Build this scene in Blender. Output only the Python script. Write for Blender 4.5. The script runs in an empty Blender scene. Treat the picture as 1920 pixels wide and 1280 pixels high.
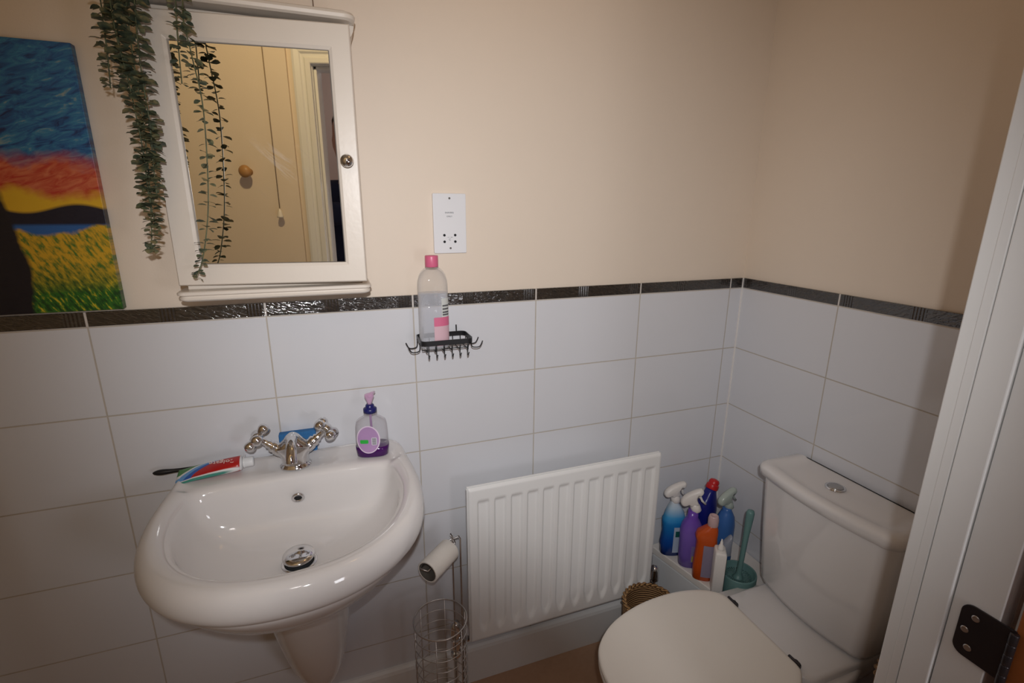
import bpy, bmesh, math, random
from mathutils import Vector, Matrix
PI = math.pi
random.seed(7)
SC = bpy.context.scene
COL = SC.collection

# ------------------------------------------------------------------ camera
cam_d = bpy.data.cameras.new('camera')
cam_d.sensor_width = 36.0
cam_d.lens = 929.3 / 1920 * 36.0
cam_d.clip_start = 0.01
cam = bpy.data.objects.new('camera', cam_d)
COL.objects.link(cam)
FWD = Vector((0.33041537, 0.90797388, -0.25769967)).normalized()
RIGHT = Vector((0.94012796, -0.34078962, 0.00467464)).normalized()
UP = RIGHT.cross(FWD).normalized()
CAM = Vector((0.48838514, -1.2481566, 1.48107897))
m = Matrix((( RIGHT.x, UP.x, -FWD.x, CAM.x), (RIGHT.y, UP.y, -FWD.y, CAM.y), (RIGHT.z, UP.z, -FWD.z, CAM.z), (0, 0, 0, 1)))
cam.matrix_world = m
SC.camera = cam

# ------------------------------------------------------------------ world, exposure
w = bpy.data.worlds.new('world'); SC.world = w
w.use_nodes = True
w.node_tree.nodes['Background'].inputs[0].default_value = (1.0, 0.72, 0.45, 1)
w.node_tree.nodes['Background'].inputs[1].default_value = 0.02
SC.view_settings.view_transform = 'Standard'
SC.view_settings.look = 'None'
SC.view_settings.gamma = 1.0
SC.view_settings.use_curve_mapping = False
SC.view_settings.exposure = 0.0
SC.cycles.caustics_reflective = False
SC.cycles.caustics_refractive = False
SC.cycles.max_bounces = 10
SC.cycles.transparent_max_bounces = 12
SC.cycles.sample_clamp_indirect = 4.0

# ------------------------------------------------------------------ lights
def lamp(name, kind, loc, energy, color, radius=0.03, direction=None, angle=None, blend=1.0, size=None):
    d = bpy.data.lights.new(name, kind)
    d.energy = energy; d.color = color
    if kind in ('POINT', 'SPOT'): d.shadow_soft_size = radius
    if kind == 'SPOT': d.spot_size = math.radians(angle); d.spot_blend = blend
    if kind == 'AREA': d.size = size
    o = bpy.data.objects.new(name, d); COL.objects.link(o); o.location = loc
    if direction is not None: o.rotation_euler = Vector(direction).to_track_quat('-Z', 'Y').to_euler()
    return o
# the camera's own flash gun, just behind and above the lens, and the warm bulbs of the room and the hall, plus an added fill spot
FLASH = CAM - 0.085 * FWD + 0.085 * UP + 0.016 * RIGHT
lamp('flash_gun', 'SPOT', FLASH, 43.0, (0.985, 0.985, 1.0), 0.011, FWD + 0.0 * UP - 0.02 * RIGHT, 98, 1.0)
lamp('ceiling_bulb', 'POINT', (0.95, -0.42, 2.22), 0.6, (1.0, 0.58, 0.24), 0.05)
lamp('mirror_bounce_fill', 'SPOT', (0.35, -0.12, 2.30), 20.0, (1.0, 0.77, 0.42), 0.03, (-0.25, -0.79, -0.68), 72, 0.3)  # added spot, stands for flash light bounced off the mirror onto the front wall
lamp('hall_bulb', 'POINT', (0.35, -1.75, 2.2), 2.8, (1.0, 0.92, 0.90), 0.08)
lamp('hall_lamp', 'AREA', (1.12, -1.72, 1.12), 3.0, (0.95, 0.95, 1.0), direction=(-0.75, 1.0, -0.15), size=0.3)

# ------------------------------------------------------------------ materials
def new_mat(name):
    mt = bpy.data.materials.new(name); mt.use_nodes = True
    nt = mt.node_tree; b = nt.nodes['Principled BSDF']
    return mt, nt, b
def srgb(r, g, b):
    f = lambda c: (c / 255 / 12.92) if c / 255 <= 0.04045 else ((c / 255 + 0.055) / 1.055) ** 2.4
    return (f(r), f(g), f(b), 1)
def node(nt, t, **kw):
    n = nt.nodes.new(t)
    for k, v in kw.items(): setattr(n, k, v)
    return n
def math_n(nt, op, a, b=None, clamp=False):
    n = node(nt, 'ShaderNodeMath', operation=op, use_clamp=clamp)
    for i, x in enumerate((a, b)):
        if x is None: continue
        if isinstance(x, (int, float)): n.inputs[i].default_value = x
        else: nt.links.new(x, n.inputs[i])
    return n.outputs[0]
def mix_c(nt, fac, a, b):
    n = node(nt, 'ShaderNodeMix', data_type='RGBA')
    for s, x in ((n.inputs[0], fac), (n.inputs[6], a), (n.inputs[7], b)):
        if hasattr(x, 'links'): nt.links.new(x, s)
        else: s.default_value = x
    return n.outputs[2]
def noise(nt, vec, scale, detail=3, rough=0.5, dist=0.0):
    n = node(nt, 'ShaderNodeTexNoise')
    n.inputs['Scale'].default_value = scale; n.inputs['Detail'].default_value = detail
    n.inputs['Roughness'].default_value = rough; n.inputs['Distortion'].default_value = dist
    if vec is not None: nt.links.new(vec, n.inputs['Vector'])
    return n
def mapping(nt, vec, scale=(1, 1, 1), rot=(0, 0, 0), loc=(0, 0, 0)):
    if any(rot):        # turn first, stretch afterwards
        vec = mapping_one(nt, vec, (1, 1, 1), rot, (0, 0, 0)); rot = (0, 0, 0)
    return mapping_one(nt, vec, scale, rot, loc)
def mapping_one(nt, vec, scale, rot, loc):
    n = node(nt, 'ShaderNodeMapping')
    n.inputs['Scale'].default_value = scale; n.inputs['Rotation'].default_value = rot; n.inputs['Location'].default_value = loc
    nt.links.new(vec, n.inputs['Vector'])
    return n.outputs[0]
def bump(nt, b, h, strength=0.2, dist=0.01):
    n = node(nt, 'ShaderNodeBump'); n.inputs['Strength'].default_value = strength; n.inputs['Distance'].default_value = dist
    nt.links.new(h, n.inputs['Height']); nt.links.new(n.outputs[0], b.inputs['Normal']); nt.links.new(n.outputs[0], b.inputs['Coat Normal'])
def plain(name, col, rough=0.5, metal=0.0, spec=0.5, vary=0.04, bumps=0.0, bscale=60, coat=0.0, trans=0.0, ior=1.45, sss=0.0):
    mt, nt, b = new_mat(name)
    tc = node(nt, 'ShaderNodeTexCoord')
    n = noise(nt, tc.outputs['Object'], 14, 4)
    dark = tuple(c * (1 - vary) for c in col[:3]) + (1,)
    light = tuple(min(1, c * (1 + vary)) for c in col[:3]) + (1,)
    nt.links.new(mix_c(nt, n.outputs['Fac'], dark, light), b.inputs['Base Color'])
    b.inputs['Roughness'].default_value = rough; b.inputs['Metallic'].default_value = metal
    b.inputs['Specular IOR Level'].default_value = spec; b.inputs['IOR'].default_value = ior
    b.inputs['Coat Weight'].default_value = coat; b.inputs['Transmission Weight'].default_value = trans
    if bumps:
        n2 = noise(nt, tc.outputs['Object'], bscale, 4); bump(nt, b, n2.outputs['Fac'], bumps, 0.004)
    return mt

TW, TH = 0.33744, 0.2
XC = 1.7372
GZ = 1.24           # height of the lower edge of the dark border
def uz_of(nt, axis, off):
    tc = node(nt, 'ShaderNodeTexCoord'); s = node(nt, 'ShaderNodeSeparateXYZ'); nt.links.new(tc.outputs['Object'], s.inputs[0])
    u = math_n(nt, 'SUBTRACT', s.outputs[axis], off)
    return tc, u, s.outputs['Z']
def line_mask(nt, t, period, width):
    f = math_n(nt, 'FRACT', math_n(nt, 'ADD', math_n(nt, 'DIVIDE', t, period), 0.5))
    d = math_n(nt, 'MULTIPLY', math_n(nt, 'ABSOLUTE', math_n(nt, 'SUBTRACT', f, 0.5)), period)
    mr = node(nt, 'ShaderNodeMapRange'); nt.links.new(d, mr.inputs[0])
    mr.inputs[1].default_value = width * 0.35; mr.inputs[2].default_value = width * 0.65
    mr.inputs[3].default_value = 1; mr.inputs[4].default_value = 0
    return mr.outputs[0]
def tile_mat(name, axis, off):
    mt, nt, b = new_mat(name)
    tc, u, z = uz_of(nt, axis, off)
    m1 = line_mask(nt, u, TW, 0.0032)
    m2 = line_mask(nt, math_n(nt, 'SUBTRACT', z, GZ - 0.2017), TH, 0.0032)
    mk = math_n(nt, 'MAXIMUM', m1, m2)
    n = noise(nt, tc.outputs['Object'], 3, 2)
    tilec = mix_c(nt, n.outputs['Fac'], (0.660, 0.670, 0.705, 1), (0.685, 0.690, 0.720, 1))
    g = noise(nt, tc.outputs['Object'], 40, 3)
    groutc = mix_c(nt, g.outputs['Fac'], (0.42, 0.38, 0.33, 1), (0.56, 0.51, 0.45, 1))
    nt.links.new(mix_c(nt, mk, tilec, groutc), b.inputs['Base Color'])
    r = node(nt, 'ShaderNodeMapRange'); nt.links.new(mk, r.inputs[0]); r.inputs[3].default_value = 0.09; r.inputs[4].default_value = 0.8
    nt.links.new(r.outputs[0], b.inputs['Roughness'])
    # each glazed tile sits a hair out of plane and its face waves slightly
    wv = noise(nt, tc.outputs['Object'], 9, 1)
    h = math_n(nt, 'SUBTRACT', math_n(nt, 'MULTIPLY', wv.outputs['Fac'], 0.25), mk)
    bump(nt, b, h, 0.35, 0.0012)
    return mt
def border_mat(name, axis, off):
    mt, nt, b = new_mat(name)
    tc, u, z = uz_of(nt, axis, off)
    joint = line_mask(nt, u, TW, 0.0042)
    cmb = node(nt, 'ShaderNodeCombineXYZ'); nt.links.new(u, cmb.inputs[0]); nt.links.new(z, cmb.inputs[1])
    mp = mapping(nt, cmb.outputs[0], (60, 240, 1), (0, 0, 0.32))
    streak = noise(nt, mp, 1.0, 2, 0.5, 0.9)
    half = math_n(nt, 'FRACT', math_n(nt, 'DIVIDE', math_n(nt, 'ADD', u, 0.008), TW / 2))
    ridgezone = node(nt, 'ShaderNodeMapRange'); nt.links.new(half, ridgezone.inputs[0])
    ridgezone.inputs[1].default_value = 0.80; ridgezone.inputs[2].default_value = 0.83
    wv = math_n(nt, 'SINE', math_n(nt, 'MULTIPLY', u, 900.0))
    h = node(nt, 'ShaderNodeMix', data_type='FLOAT')
    nt.links.new(ridgezone.outputs[0], h.inputs[0]); nt.links.new(streak.outputs['Fac'], h.inputs[2])
    nt.links.new(math_n(nt, 'MULTIPLY_ADD', wv, 0.25), h.inputs[3])
    ramp = node(nt, 'ShaderNodeValToRGB'); nt.links.new(streak.outputs['Fac'], ramp.inputs[0])
    ramp.color_ramp.elements[0].position = 0.40; ramp.color_ramp.elements[0].color = (0.010, 0.008, 0.007, 1)
    ramp.color_ramp.elements[1].position = 0.66; ramp.color_ramp.elements[1].color = (0.032, 0.024, 0.018, 1)
    nt.links.new(mix_c(nt, joint, ramp.outputs[0], (0.62, 0.58, 0.54, 1)), b.inputs['Base Color'])
    r = node(nt, 'ShaderNodeMapRange'); nt.links.new(joint, r.inputs[0]); r.inputs[3].default_value = 0.4; r.inputs[4].default_value = 0.8
    nt.links.new(r.outputs[0], b.inputs['Roughness'])
    b.inputs['Specular IOR Level'].default_value = 0.15
    b.inputs['Coat Weight'].default_value = 1.0; b.inputs['Coat Roughness'].default_value = 0.09; b.inputs['Coat IOR'].default_value = 1.85
    bump(nt, b, h.outputs[0], 1.0, 0.0014)
    return mt

M = {}
M['paint'] = plain('magnolia_paint', (0.76, 0.655, 0.545, 1), 0.55, vary=0.012, bumps=0.05, bscale=260)
M['paint_hall'] = plain('hall_paint', (0.74, 0.62, 0.58, 1), 0.6, vary=0.02)
M['ceiling'] = plain('ceiling_paint', (0.8, 0.78, 0.72, 1), 0.7, vary=0.01)
M['tile_back'] = tile_mat('glazed_tile_back', 'X', 0.0)
M['tile_right'] = tile_mat('glazed_tile_right', 'Y', -0.33157)
M['border_back'] = border_mat('border_back', 'X', 0.0)
M['border_right'] = border_mat('border_right', 'Y', -0.33157)
M['grout'] = plain('white_sealant', (0.80, 0.77, 0.74, 1), 0.6)
M['gloss_white'] = plain('white_gloss_paint', (0.76, 0.755, 0.74, 1), 0.28, vary=0.015)
M['cabinet'] = plain('cabinet_cream_paint', (0.69, 0.625, 0.55, 1), 0.35, vary=0.02, bumps=0.06, bscale=90)
M['ceramic'] = plain('white_ceramic', (0.72, 0.697, 0.688, 1), 0.06, vary=0.008, coat=0.4)
M['seat'] = plain('white_seat_plastic', (0.80, 0.75, 0.68, 1), 0.3, vary=0.01)
M['radiator'] = plain('radiator_enamel', (0.80, 0.80, 0.79, 1), 0.32, vary=0.012)
M['chrome'] = plain('chrome', (0.72, 0.72, 0.73, 1), 0.07, metal=1, vary=0.02)
M['wire'] = plain('satin_chrome_wire', (0.52, 0.49, 0.47, 1), 0.35, metal=1, vary=0.05)
M['darkmetal'] = plain('dark_bronze', (0.05, 0.045, 0.05, 1), 0.28, metal=0.6, vary=0.2)
M['black'] = plain('black_coated_wire', (0.012, 0.012, 0.014, 1), 0.35, vary=0.1)
M['hole'] = plain('black_recess', (0.01, 0.012, 0.014, 1), 0.8)
M['socketwhite'] = plain('white_faceplate', (0.74, 0.745, 0.77, 1), 0.35, vary=0.01)
M['ink'] = plain('grey_print', (0.10, 0.10, 0.11, 1), 0.6)
M['wood'] = plain('oiled_wood', (0.36, 0.115, 0.03, 1), 0.4, vary=0.25)
M['navy'] = plain('navy_pot', (0.01, 0.02, 0.10, 1), 0.3)

def floor_material():
    mt, nt, b = new_mat('brown_vinyl_floor')
    tc = node(nt, 'ShaderNodeTexCoord')
    a = noise(nt, tc.outputs['Object'], 5, 5, 0.6); c = noise(nt, tc.outputs['Object'], 60, 3)
    c1 = mix_c(nt, a.outputs['Fac'], (0.46, 0.265, 0.16, 1), (0.60, 0.38, 0.25, 1))
    nt.links.new(mix_c(nt, math_n(nt, 'MULTIPLY', c.outputs['Fac'], 0.3), c1, (0.3, 0.16, 0.09, 1)), b.inputs['Base Color'])
    b.inputs['Roughness'].default_value = 0.45
    return mt
M['floor'] = floor_material()

def wicker_material():
    mt, nt, b = new_mat('woven_wicker')
    tc = node(nt, 'ShaderNodeTexCoord')
    wv = node(nt, 'ShaderNodeTexWave', wave_type='BANDS', bands_direction='Z'); wv.inputs['Scale'].default_value = 40; wv.inputs['Distortion'].default_value = 3; wv.inputs['Detail'].default_value = 3
    nt.links.new(tc.outputs['Object'], wv.inputs['Vector'])
    nt.links.new(mix_c(nt, wv.outputs['Fac'], (0.10, 0.045, 0.015, 1), (0.42, 0.24, 0.10, 1)), b.inputs['Base Color'])
    b.inputs['Roughness'].default_value = 0.7; bump(nt, b, wv.outputs['Fac'], 0.8, 0.004)
    return mt
M['wicker'] = wicker_material()

def clear(name, col, rough=0.05, alpha=0.3, spec=0.6):
    """thin clear plastic: mostly see-through, tinted, with gloss on top"""
    mt, nt, b = new_mat(name)
    out = nt.nodes['Material Output']
    tr = node(nt, 'ShaderNodeBsdfTransparent'); tr.inputs[0].default_value = (0.84 + 0.16 * col[0], 0.84 + 0.16 * col[1], 0.84 + 0.16 * col[2], 1)
    tc = node(nt, 'ShaderNodeTexCoord'); n = noise(nt, tc.outputs['Object'], 20, 2)
    fr = node(nt, 'ShaderNodeLayerWeight'); fr.inputs[0].default_value = 0.35
    f = math_n(nt, 'ADD', math_n(nt, 'MULTIPLY', fr.outputs['Facing'], 0.55), alpha - 0.03, clamp=True)
    f2 = math_n(nt, 'ADD', f, math_n(nt, 'MULTIPLY', n.outputs['Fac'], 0.06), clamp=True)
    mx = node(nt, 'ShaderNodeMixShader'); nt.links.new(f2, mx.inputs[0]); nt.links.new(tr.outputs[0], mx.inputs[1]); nt.links.new(b.outputs[0], mx.inputs[2])
    nt.links.new(mx.outputs[0], out.inputs[0])
    b.inputs['Base Color'].default_value = col; b.inputs['Roughness'].default_value = rough; b.inputs['Specular IOR Level'].default_value = spec
    return mt

# ------------------------------------------------------------------ mesh helpers
def link_mesh(name, verts, faces, mat, parent=None, smooth=True, bevel=0.0, segs=3, subsurf=0, autosmooth=None, loc=None, rot=None):
    me = bpy.data.meshes.new(name); me.from_pydata([tuple(v) for v in verts], [], faces); me.update()
    bm = bmesh.new(); bm.from_mesh(me); bmesh.ops.recalc_face_normals(bm, faces=bm.faces); bm.to_mesh(me); bm.free()
    me.materials.append(mat)
    for p in me.polygons: p.use_smooth = smooth
    o = bpy.data.objects.new(name, me); COL.objects.link(o)
    if parent is not None: o.parent = parent
    if loc is not None: o.location = loc
    if rot is not None: o.rotation_euler = rot
    if bevel:
        md = o.modifiers.new('bevel', 'BEVEL'); md.width = bevel; md.segments = segs; md.limit_method = 'ANGLE'; md.angle_limit = math.radians(35)
    if subsurf:
        md = o.modifiers.new('sub', 'SUBSURF'); md.levels = subsurf; md.render_levels = subsurf
    if autosmooth is not None:
        me.set_sharp_from_angle(angle=math.radians(autosmooth))
    return o
class MB:
    def __init__(s): s.v = []; s.f = []
    def add(s, vs, fs):
        k = len(s.v); s.v += [Vector(x) for x in vs]; s.f += [tuple(i + k for i in f) for f in fs]; return s
    def box(s, x0, x1, y0, y1, z0, z1, mtx=None):
        vs = [Vector((x, y, z)) for z in (z0, z1) for y in (y0, y1) for x in (x0, x1)]
        if mtx: vs = [mtx @ v for v in vs]
        return s.add(vs, [(0, 2, 3, 1), (4, 5, 7, 6), (0, 1, 5, 4), (2, 6, 7, 3), (0, 4, 6, 2), (1, 3, 7, 5)])
    def loft(s, rings, cap=True, closed=True):
        n = len(rings[0]); k = len(s.v); fs = []
        for r in rings: s.v += [Vector(x) for x in r]
        for i in range(len(rings) - 1):
            for j in range(n if closed else n - 1):
                a, b = k + i * n + j, k + i * n + (j + 1) % n
                fs.append((a, b, b + n, a + n))
        if cap:
            fs.append(tuple(k + j for j in range(n))[::-1]); fs.append(tuple(k + (len(rings) - 1) * n + j for j in range(n)))
        s.f += fs; return s
    def lathe(s, prof, seg=32, mtx=None, cap=True):
        rings = []
        for r, z in prof:
            ring = [Vector((max(r, 1e-5) * math.cos(2 * PI * j / seg), max(r, 1e-5) * math.sin(2 * PI * j / seg), z)) for j in range(seg)]
            rings.append([mtx @ v for v in ring] if mtx else ring)
        return s.loft(rings, cap)
    def tube(s, pts, r, seg=8, closed=False, smooth_n=0):
        P = [Vector(p) for p in pts]
        if smooth_n: P = catmull(P, smooth_n, closed)
        n = len(P); rings = []; prev = None
        for i in range(n):
            if closed: t = (P[(i + 1) % n] - P[i - 1])
            else: t = P[min(i + 1, n - 1)] - P[max(i - 1, 0)]
            t.normalize()
            if prev is None:
                a = Vector((0, 0, 1)) if abs(t.z) < 0.9 else Vector((1, 0, 0)); u = t.cross(a).normalized()
            else:
                u = (prev - t * prev.dot(t)).normalized()
            prev = u; v = t.cross(u)
            rr = r[i] if isinstance(r, (list, tuple)) else r
            rings.append([P[i] + rr * (math.cos(2 * PI * j / seg) * u + math.sin(2 * PI * j / seg) * v) for j in range(seg)])
        if closed: rings.append(rings[0]); return s.loft(rings, False)
        return s.loft(rings, True)
    def prism(s, poly, d0, d1, frame):
        """poly: 2D outline, extruded between depth d0 and d1; frame maps (a, b, d) -> Vector"""
        n = len(poly)
        vs = [frame(a, b, d0) for a, b in poly] + [frame(a, b, d1) for a, b in poly]
        fs = [tuple(range(n))[::-1], tuple(range(n, 2 * n))] + [(i, (i + 1) % n, n + (i + 1) % n, n + i) for i in range(n)]
        return s.add(vs, fs)
    def done(s, name, mat, parent=None, **kw): return link_mesh(name, s.v, s.f, mat, parent, **kw)
def catmull(P, n, closed=False):
    out = []; N = len(P)
    rng = range(N) if closed else range(N - 1)
    for i in rng:
        if closed: a, b, c, d = P[i - 1], P[i], P[(i + 1) % N], P[(i + 2) % N]
        else: a, b, c, d = P[max(i - 1, 0)], P[i], P[i + 1], P[min(i + 2, N - 1)]
        for k in range(n):
            t = k / n
            out.append(0.5 * ((2 * b) + (c - a) * t + (2 * a - 5 * b + 4 * c - d) * t * t + (3 * b - a - 3 * c + d) * t ** 3))
    if not closed: out.append(P[-1].copy())
    return out
def se(cx, cy, z, a, b, p=2.0, n=40, rot=0.0, tilt=None):
    """super-ellipse ring"""
    r = []
    for j in range(n):
        t = 2 * PI * j / n; c, s_ = math.cos(t), math.sin(t)
        x = a * math.copysign(abs(c) ** (2 / p), c); y = b * math.copysign(abs(s_) ** (2 / p), s_)
        r.append(Vector((cx + x * math.cos(rot) - y * math.sin(rot), cy + x * math.sin(rot) + y * math.cos(rot), z)))
    return r
def thing(name, label, cat, loc=(0, 0, 0), rotz=0.0, group=None):
    o = bpy.data.objects.new(name, None); o.empty_display_size = 0.05; COL.objects.link(o)
    o.location = loc; o.rotation_euler = (0, 0, rotz); o['label'] = label; o['category'] = cat
    if group: o['group'] = group
    return o
def tag(o, label, cat, group=None):
    o['label'] = label; o['category'] = cat
    if group: o['group'] = group
    return o
def struct(o): o['kind'] = 'structure'; return o
def copy_tree(o, parent=None):
    c = o.copy(); COL.objects.link(c); c.parent = parent
    for ch in list(o.children): copy_tree(ch, c)
    return c
def lettering(name, body, size, mtx, mat, parent, depth=0.0002, sx=1.0):
    cu = bpy.data.curves.new(name, 'FONT'); cu.body = body; cu.size = size; cu.align_x = 'CENTER'; cu.align_y = 'CENTER'; cu.extrude = depth; cu.resolution_u = 3
    t = bpy.data.objects.new(name, cu); COL.objects.link(t)
    bpy.context.view_layer.update()
    me = bpy.data.meshes.new_from_object(t); bpy.data.objects.remove(t)
    me.materials.clear(); me.materials.append(mat)
    o = bpy.data.objects.new(name, me); COL.objects.link(o); o.parent = parent
    o.matrix_local = mtx @ Matrix.Diagonal((sx, 1, 1, 1))
    return o
def face_mtx(loc, xdir, ydir):
    x = Vector(xdir).normalized(); y = Vector(ydir).normalized(); z = x.cross(y).normalized(); y = z.cross(x)
    return Matrix(((x.x, y.x, z.x, loc[0]), (x.y, y.y, z.y, loc[1]), (x.z, y.z, z.z, loc[2]), (0, 0, 0, 1)))

# ================================================================== the room shell
XL = -0.62; YF = -0.911; WT = 0.0915; ZC = 2.35; PT = 0.008
OX0, OX1, OZ = 0.264, 1.172, 1.93       # door opening between linings
SK = 0.14
wb = struct(MB().box(XL, XC + 0.10, PT, 0.10, 0, ZC).done('wall_back', M['paint'], smooth=False))
struct(MB().box(XL, XC, 0, PT - 0.0002, SK - 0.02, GZ).done('tile_panel', M['tile_back'], wb, smooth=False))
struct(MB().box(XL, XC, -0.0005, PT - 0.0002, GZ, GZ + 0.0305).done('border_tile', M['border_back'], wb, smooth=False, bevel=0.0008))
wr = struct(MB().box(XC + PT, XC + 0.11, -1.02, PT, 0, ZC).done('wall_right', M['paint'], smooth=False))
struct(MB().box(XC, XC + PT - 0.0002, YF, PT, SK - 0.02, GZ).done('tile_panel', M['tile_right'], wr, smooth=False))
struct(MB().box(XC - 0.0005, XC + PT - 0.0002, YF, PT, GZ, GZ + 0.0305).done('border_tile', M['border_right'], wr, smooth=False, bevel=0.0008))
struct(MB().box(XC - 0.0035, XC + 0.001, -0.0035, 0.001, SK, GZ + 0.031).done('corner_sealant', M['grout'], wr, smooth=False))
wl = struct(MB().box(XL - 0.1, XL, -1.02, 0.1, 0, ZC).done('wall_left', M['paint'], smooth=False))
wf = MB().box(XL, OX0 - 0.028, YF - WT, YF, 0, ZC).box(OX1 + 0.028, XC + PT, YF - WT, YF, 0, ZC).box(OX0 - 0.028, OX1 + 0.028, YF - WT, YF, OZ + 0.028, ZC)
wf = struct(wf.done('wall_front', M['paint'], smooth=False))
struct(MB().box(-0.6, 0.186, YF, YF + 0.012, SK, ZC - 0.001).done('boxed_panel', M['paint'], wf, smooth=False))
struct(MB().box(XL - 0.1, XC + 0.4, -2.9, 0.1, -0.05, 0).done('floor', M['floor'], smooth=False))
struct(MB().box(XL - 0.1, XC + 0.4, -2.9, 0.1, ZC, ZC + 0.05).done('ceiling', M['ceiling'], smooth=False))
# the hall behind the doorway
struct(MB().box(XL - 0.1, XC + 0.4, -2.5, -2.4, 0, ZC).done('wall_hall', M['paint_hall'], smooth=False))
struct(MB().box(XL - 0.1, XL, -2.4, -1.02, 0, ZC).done('wall_hall_left', M['paint_hall'], smooth=False))
struct(MB().box(XC + 0.3, XC + 0.4, -2.4, -1.02, 0, ZC).done('wall_hall_right', M['paint_hall'], smooth=False))
struct(MB().box(XC, XC + 0.4, -1.02, -1.003, 0, ZC).done('wall_hall_corner', M['paint_hall'], smooth=False))
# skirting
def skirting(name, a, b, nrm):
    a, b, nrm = Vector(a), Vector(b), Vector(nrm)
    prof = [(0, 0), (0.015, 0), (0.015, SK - 0.018), (0.012, SK - 0.008), (0.006, SK - 0.002), (0, SK)]
    mb = MB(); rings = [[p + nrm * d + Vector((0, 0, z)) for d, z in prof] for p in (a, b)]
    mb.loft(rings)
    return struct(mb.done(name, M['gloss_white'], smooth=False, bevel=0.001, segs=2))
skirting('baseboard_back', (XL, 0, 0), (XC, 0, 0), (0, -1, 0))
skirting('baseboard_right', (XC, -0.015, 0), (XC, YF, 0), (-1, 0, 0))

# door frame
def lining():
    mb = MB()
    y0, y1 = YF - WT, YF
    for a, b in ((y0, YF - 0.0460), (YF - 0.0447, YF - 0.0125), (YF - 0.0112, y1)): mb.box(OX1, OX1 + 0.010, a, b, 0, OZ)
    mb.box(OX1 + 0.008, OX1 + 0.028, y0, y1, 0, OZ + 0.028).box(OX0 - 0.028, OX0, y0, y1, 0, OZ + 0.028).box(OX0, OX1, y0, y1, OZ, OZ + 0.028)
    return mb
dr = struct(lining().done('door_1', M['gloss_white'], smooth=False, bevel=0.0012, segs=2))
st = MB()
ys0, ys1 = YF - 0.0442, YF - 0.013
st.box(OX1 - 0.0025, OX1 + 0.001, ys0, ys1, 0, OZ).box(OX0, OX0 + 0.009, ys0, ys1, 0, OZ).box(OX0, OX1, ys0, ys1, OZ - 0.009, OZ)
struct(st.done('door_stop', M['gloss_white'], dr, smooth=False, bevel=0.0015, segs=2))
def architrave(yf, s, name, OX1=OX1):
    """profiled moulding round the opening; s = +1 faces the room, -1 the hall"""
    prof = [(0.000, 0.0), (0.000, 0.014), (0.003, 0.016), (0.016, 0.016), (0.020, 0.012), (0.028, 0.012), (0.033, 0.018), (0.048, 0.020), (0.056, 0.018), (0.058, 0.0)]
    path = [(OX0 - 0.002, 0.0, -1, 0), (OX0 - 0.002, OZ + 0.002, -1, 1), (OX1 + 0.002, OZ + 0.002, 1, 1), (OX1 + 0.002, 0.0, 1, 0)]
    rings = []
    for x, z, dx, dz in path:
        rings.append([Vector((x + dx * a, yf + s * d, z + dz * a)) for a, d in prof])
    return struct(MB().loft(rings).done(name, M['gloss_white'], dr, smooth=False, bevel=0.001, segs=2))
architrave(YF, 1, 'architrave'); architrave(YF - WT, -1, 'architrave', OX1 + 0.045)
# hinge leaf let into the rebate + knuckle
hz0, hz1 = 0.960, 1.030
hg = MB()
def rrect(a0, a1, b0, b1, r, corners=(1, 1, 1, 1), n=6):
    pts = []
    cs = [(a0 + r, b0 + r, PI), (a1 - r, b0 + r, 1.5 * PI), (a1 - r, b1 - r, 0), (a0 + r, b1 - r, 0.5 * PI)]
    ends = [(a0, b0), (a1, b0), (a1, b1), (a0, b1)]
    for (cx, cy, t0), e, c in zip(cs, ends, corners):
        if not c: pts.append(e); continue
        for k in range(n + 1):
            t = t0 + k / n * PI / 2; pts.append((cx + r * math.cos(t), cy + r * math.sin(t)))
    return pts
hg.prism(rrect(-0.108, -0.057, hz0, hz1, 0.012, (0, 1, 1, 0)), 0.0, 0.0025, lambda a, b, d: Vector((OX1 - d, YF + a, b)))
hinge = struct(hg.done('hinge', M['darkmetal'], dr, smooth=False, bevel=0.0006, segs=2))
mb = MB()
for k in range(5): mb.lathe([(0.0040, hz0 + k * 0.014), (0.0043, hz0 + k * 0.014 + 0.001), (0.0043, hz0 + k * 0.014 + 0.0128), (0.0040, hz0 + k * 0.014 + 0.0138)], 16, Matrix.Translation((OX1 - 0.0065, YF - 0.108, 0)))
struct(mb.done('hinge_knuckle', M['darkmetal'], dr))
for a, z in ((-0.072, hz0 + 0.056), (-0.065, hz0 + 0.035), (-0.072, hz0 + 0.014)):
    mb = MB(); mb.lathe([(0.0042, 0), (0.004, 0.0007), (0.0028, 0.001), (0.0006, 0.0004)], 14, Matrix.Translation((OX1 - 0.0022, YF + a, z)) @ Matrix.Rotation(-PI / 2, 4, 'Y'))
    struct(mb.done('hinge_screw', M['wire'], dr))
leaf = MB().box(OX1 - 0.001, OX1 + 0.039, YF - 0.106 - 0.86, YF - 0.106, 0.01, OZ - 0.004)
struct(leaf.done('door_leaf', M['wood'], dr, smooth=False, bevel=0.002, segs=2))

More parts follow.
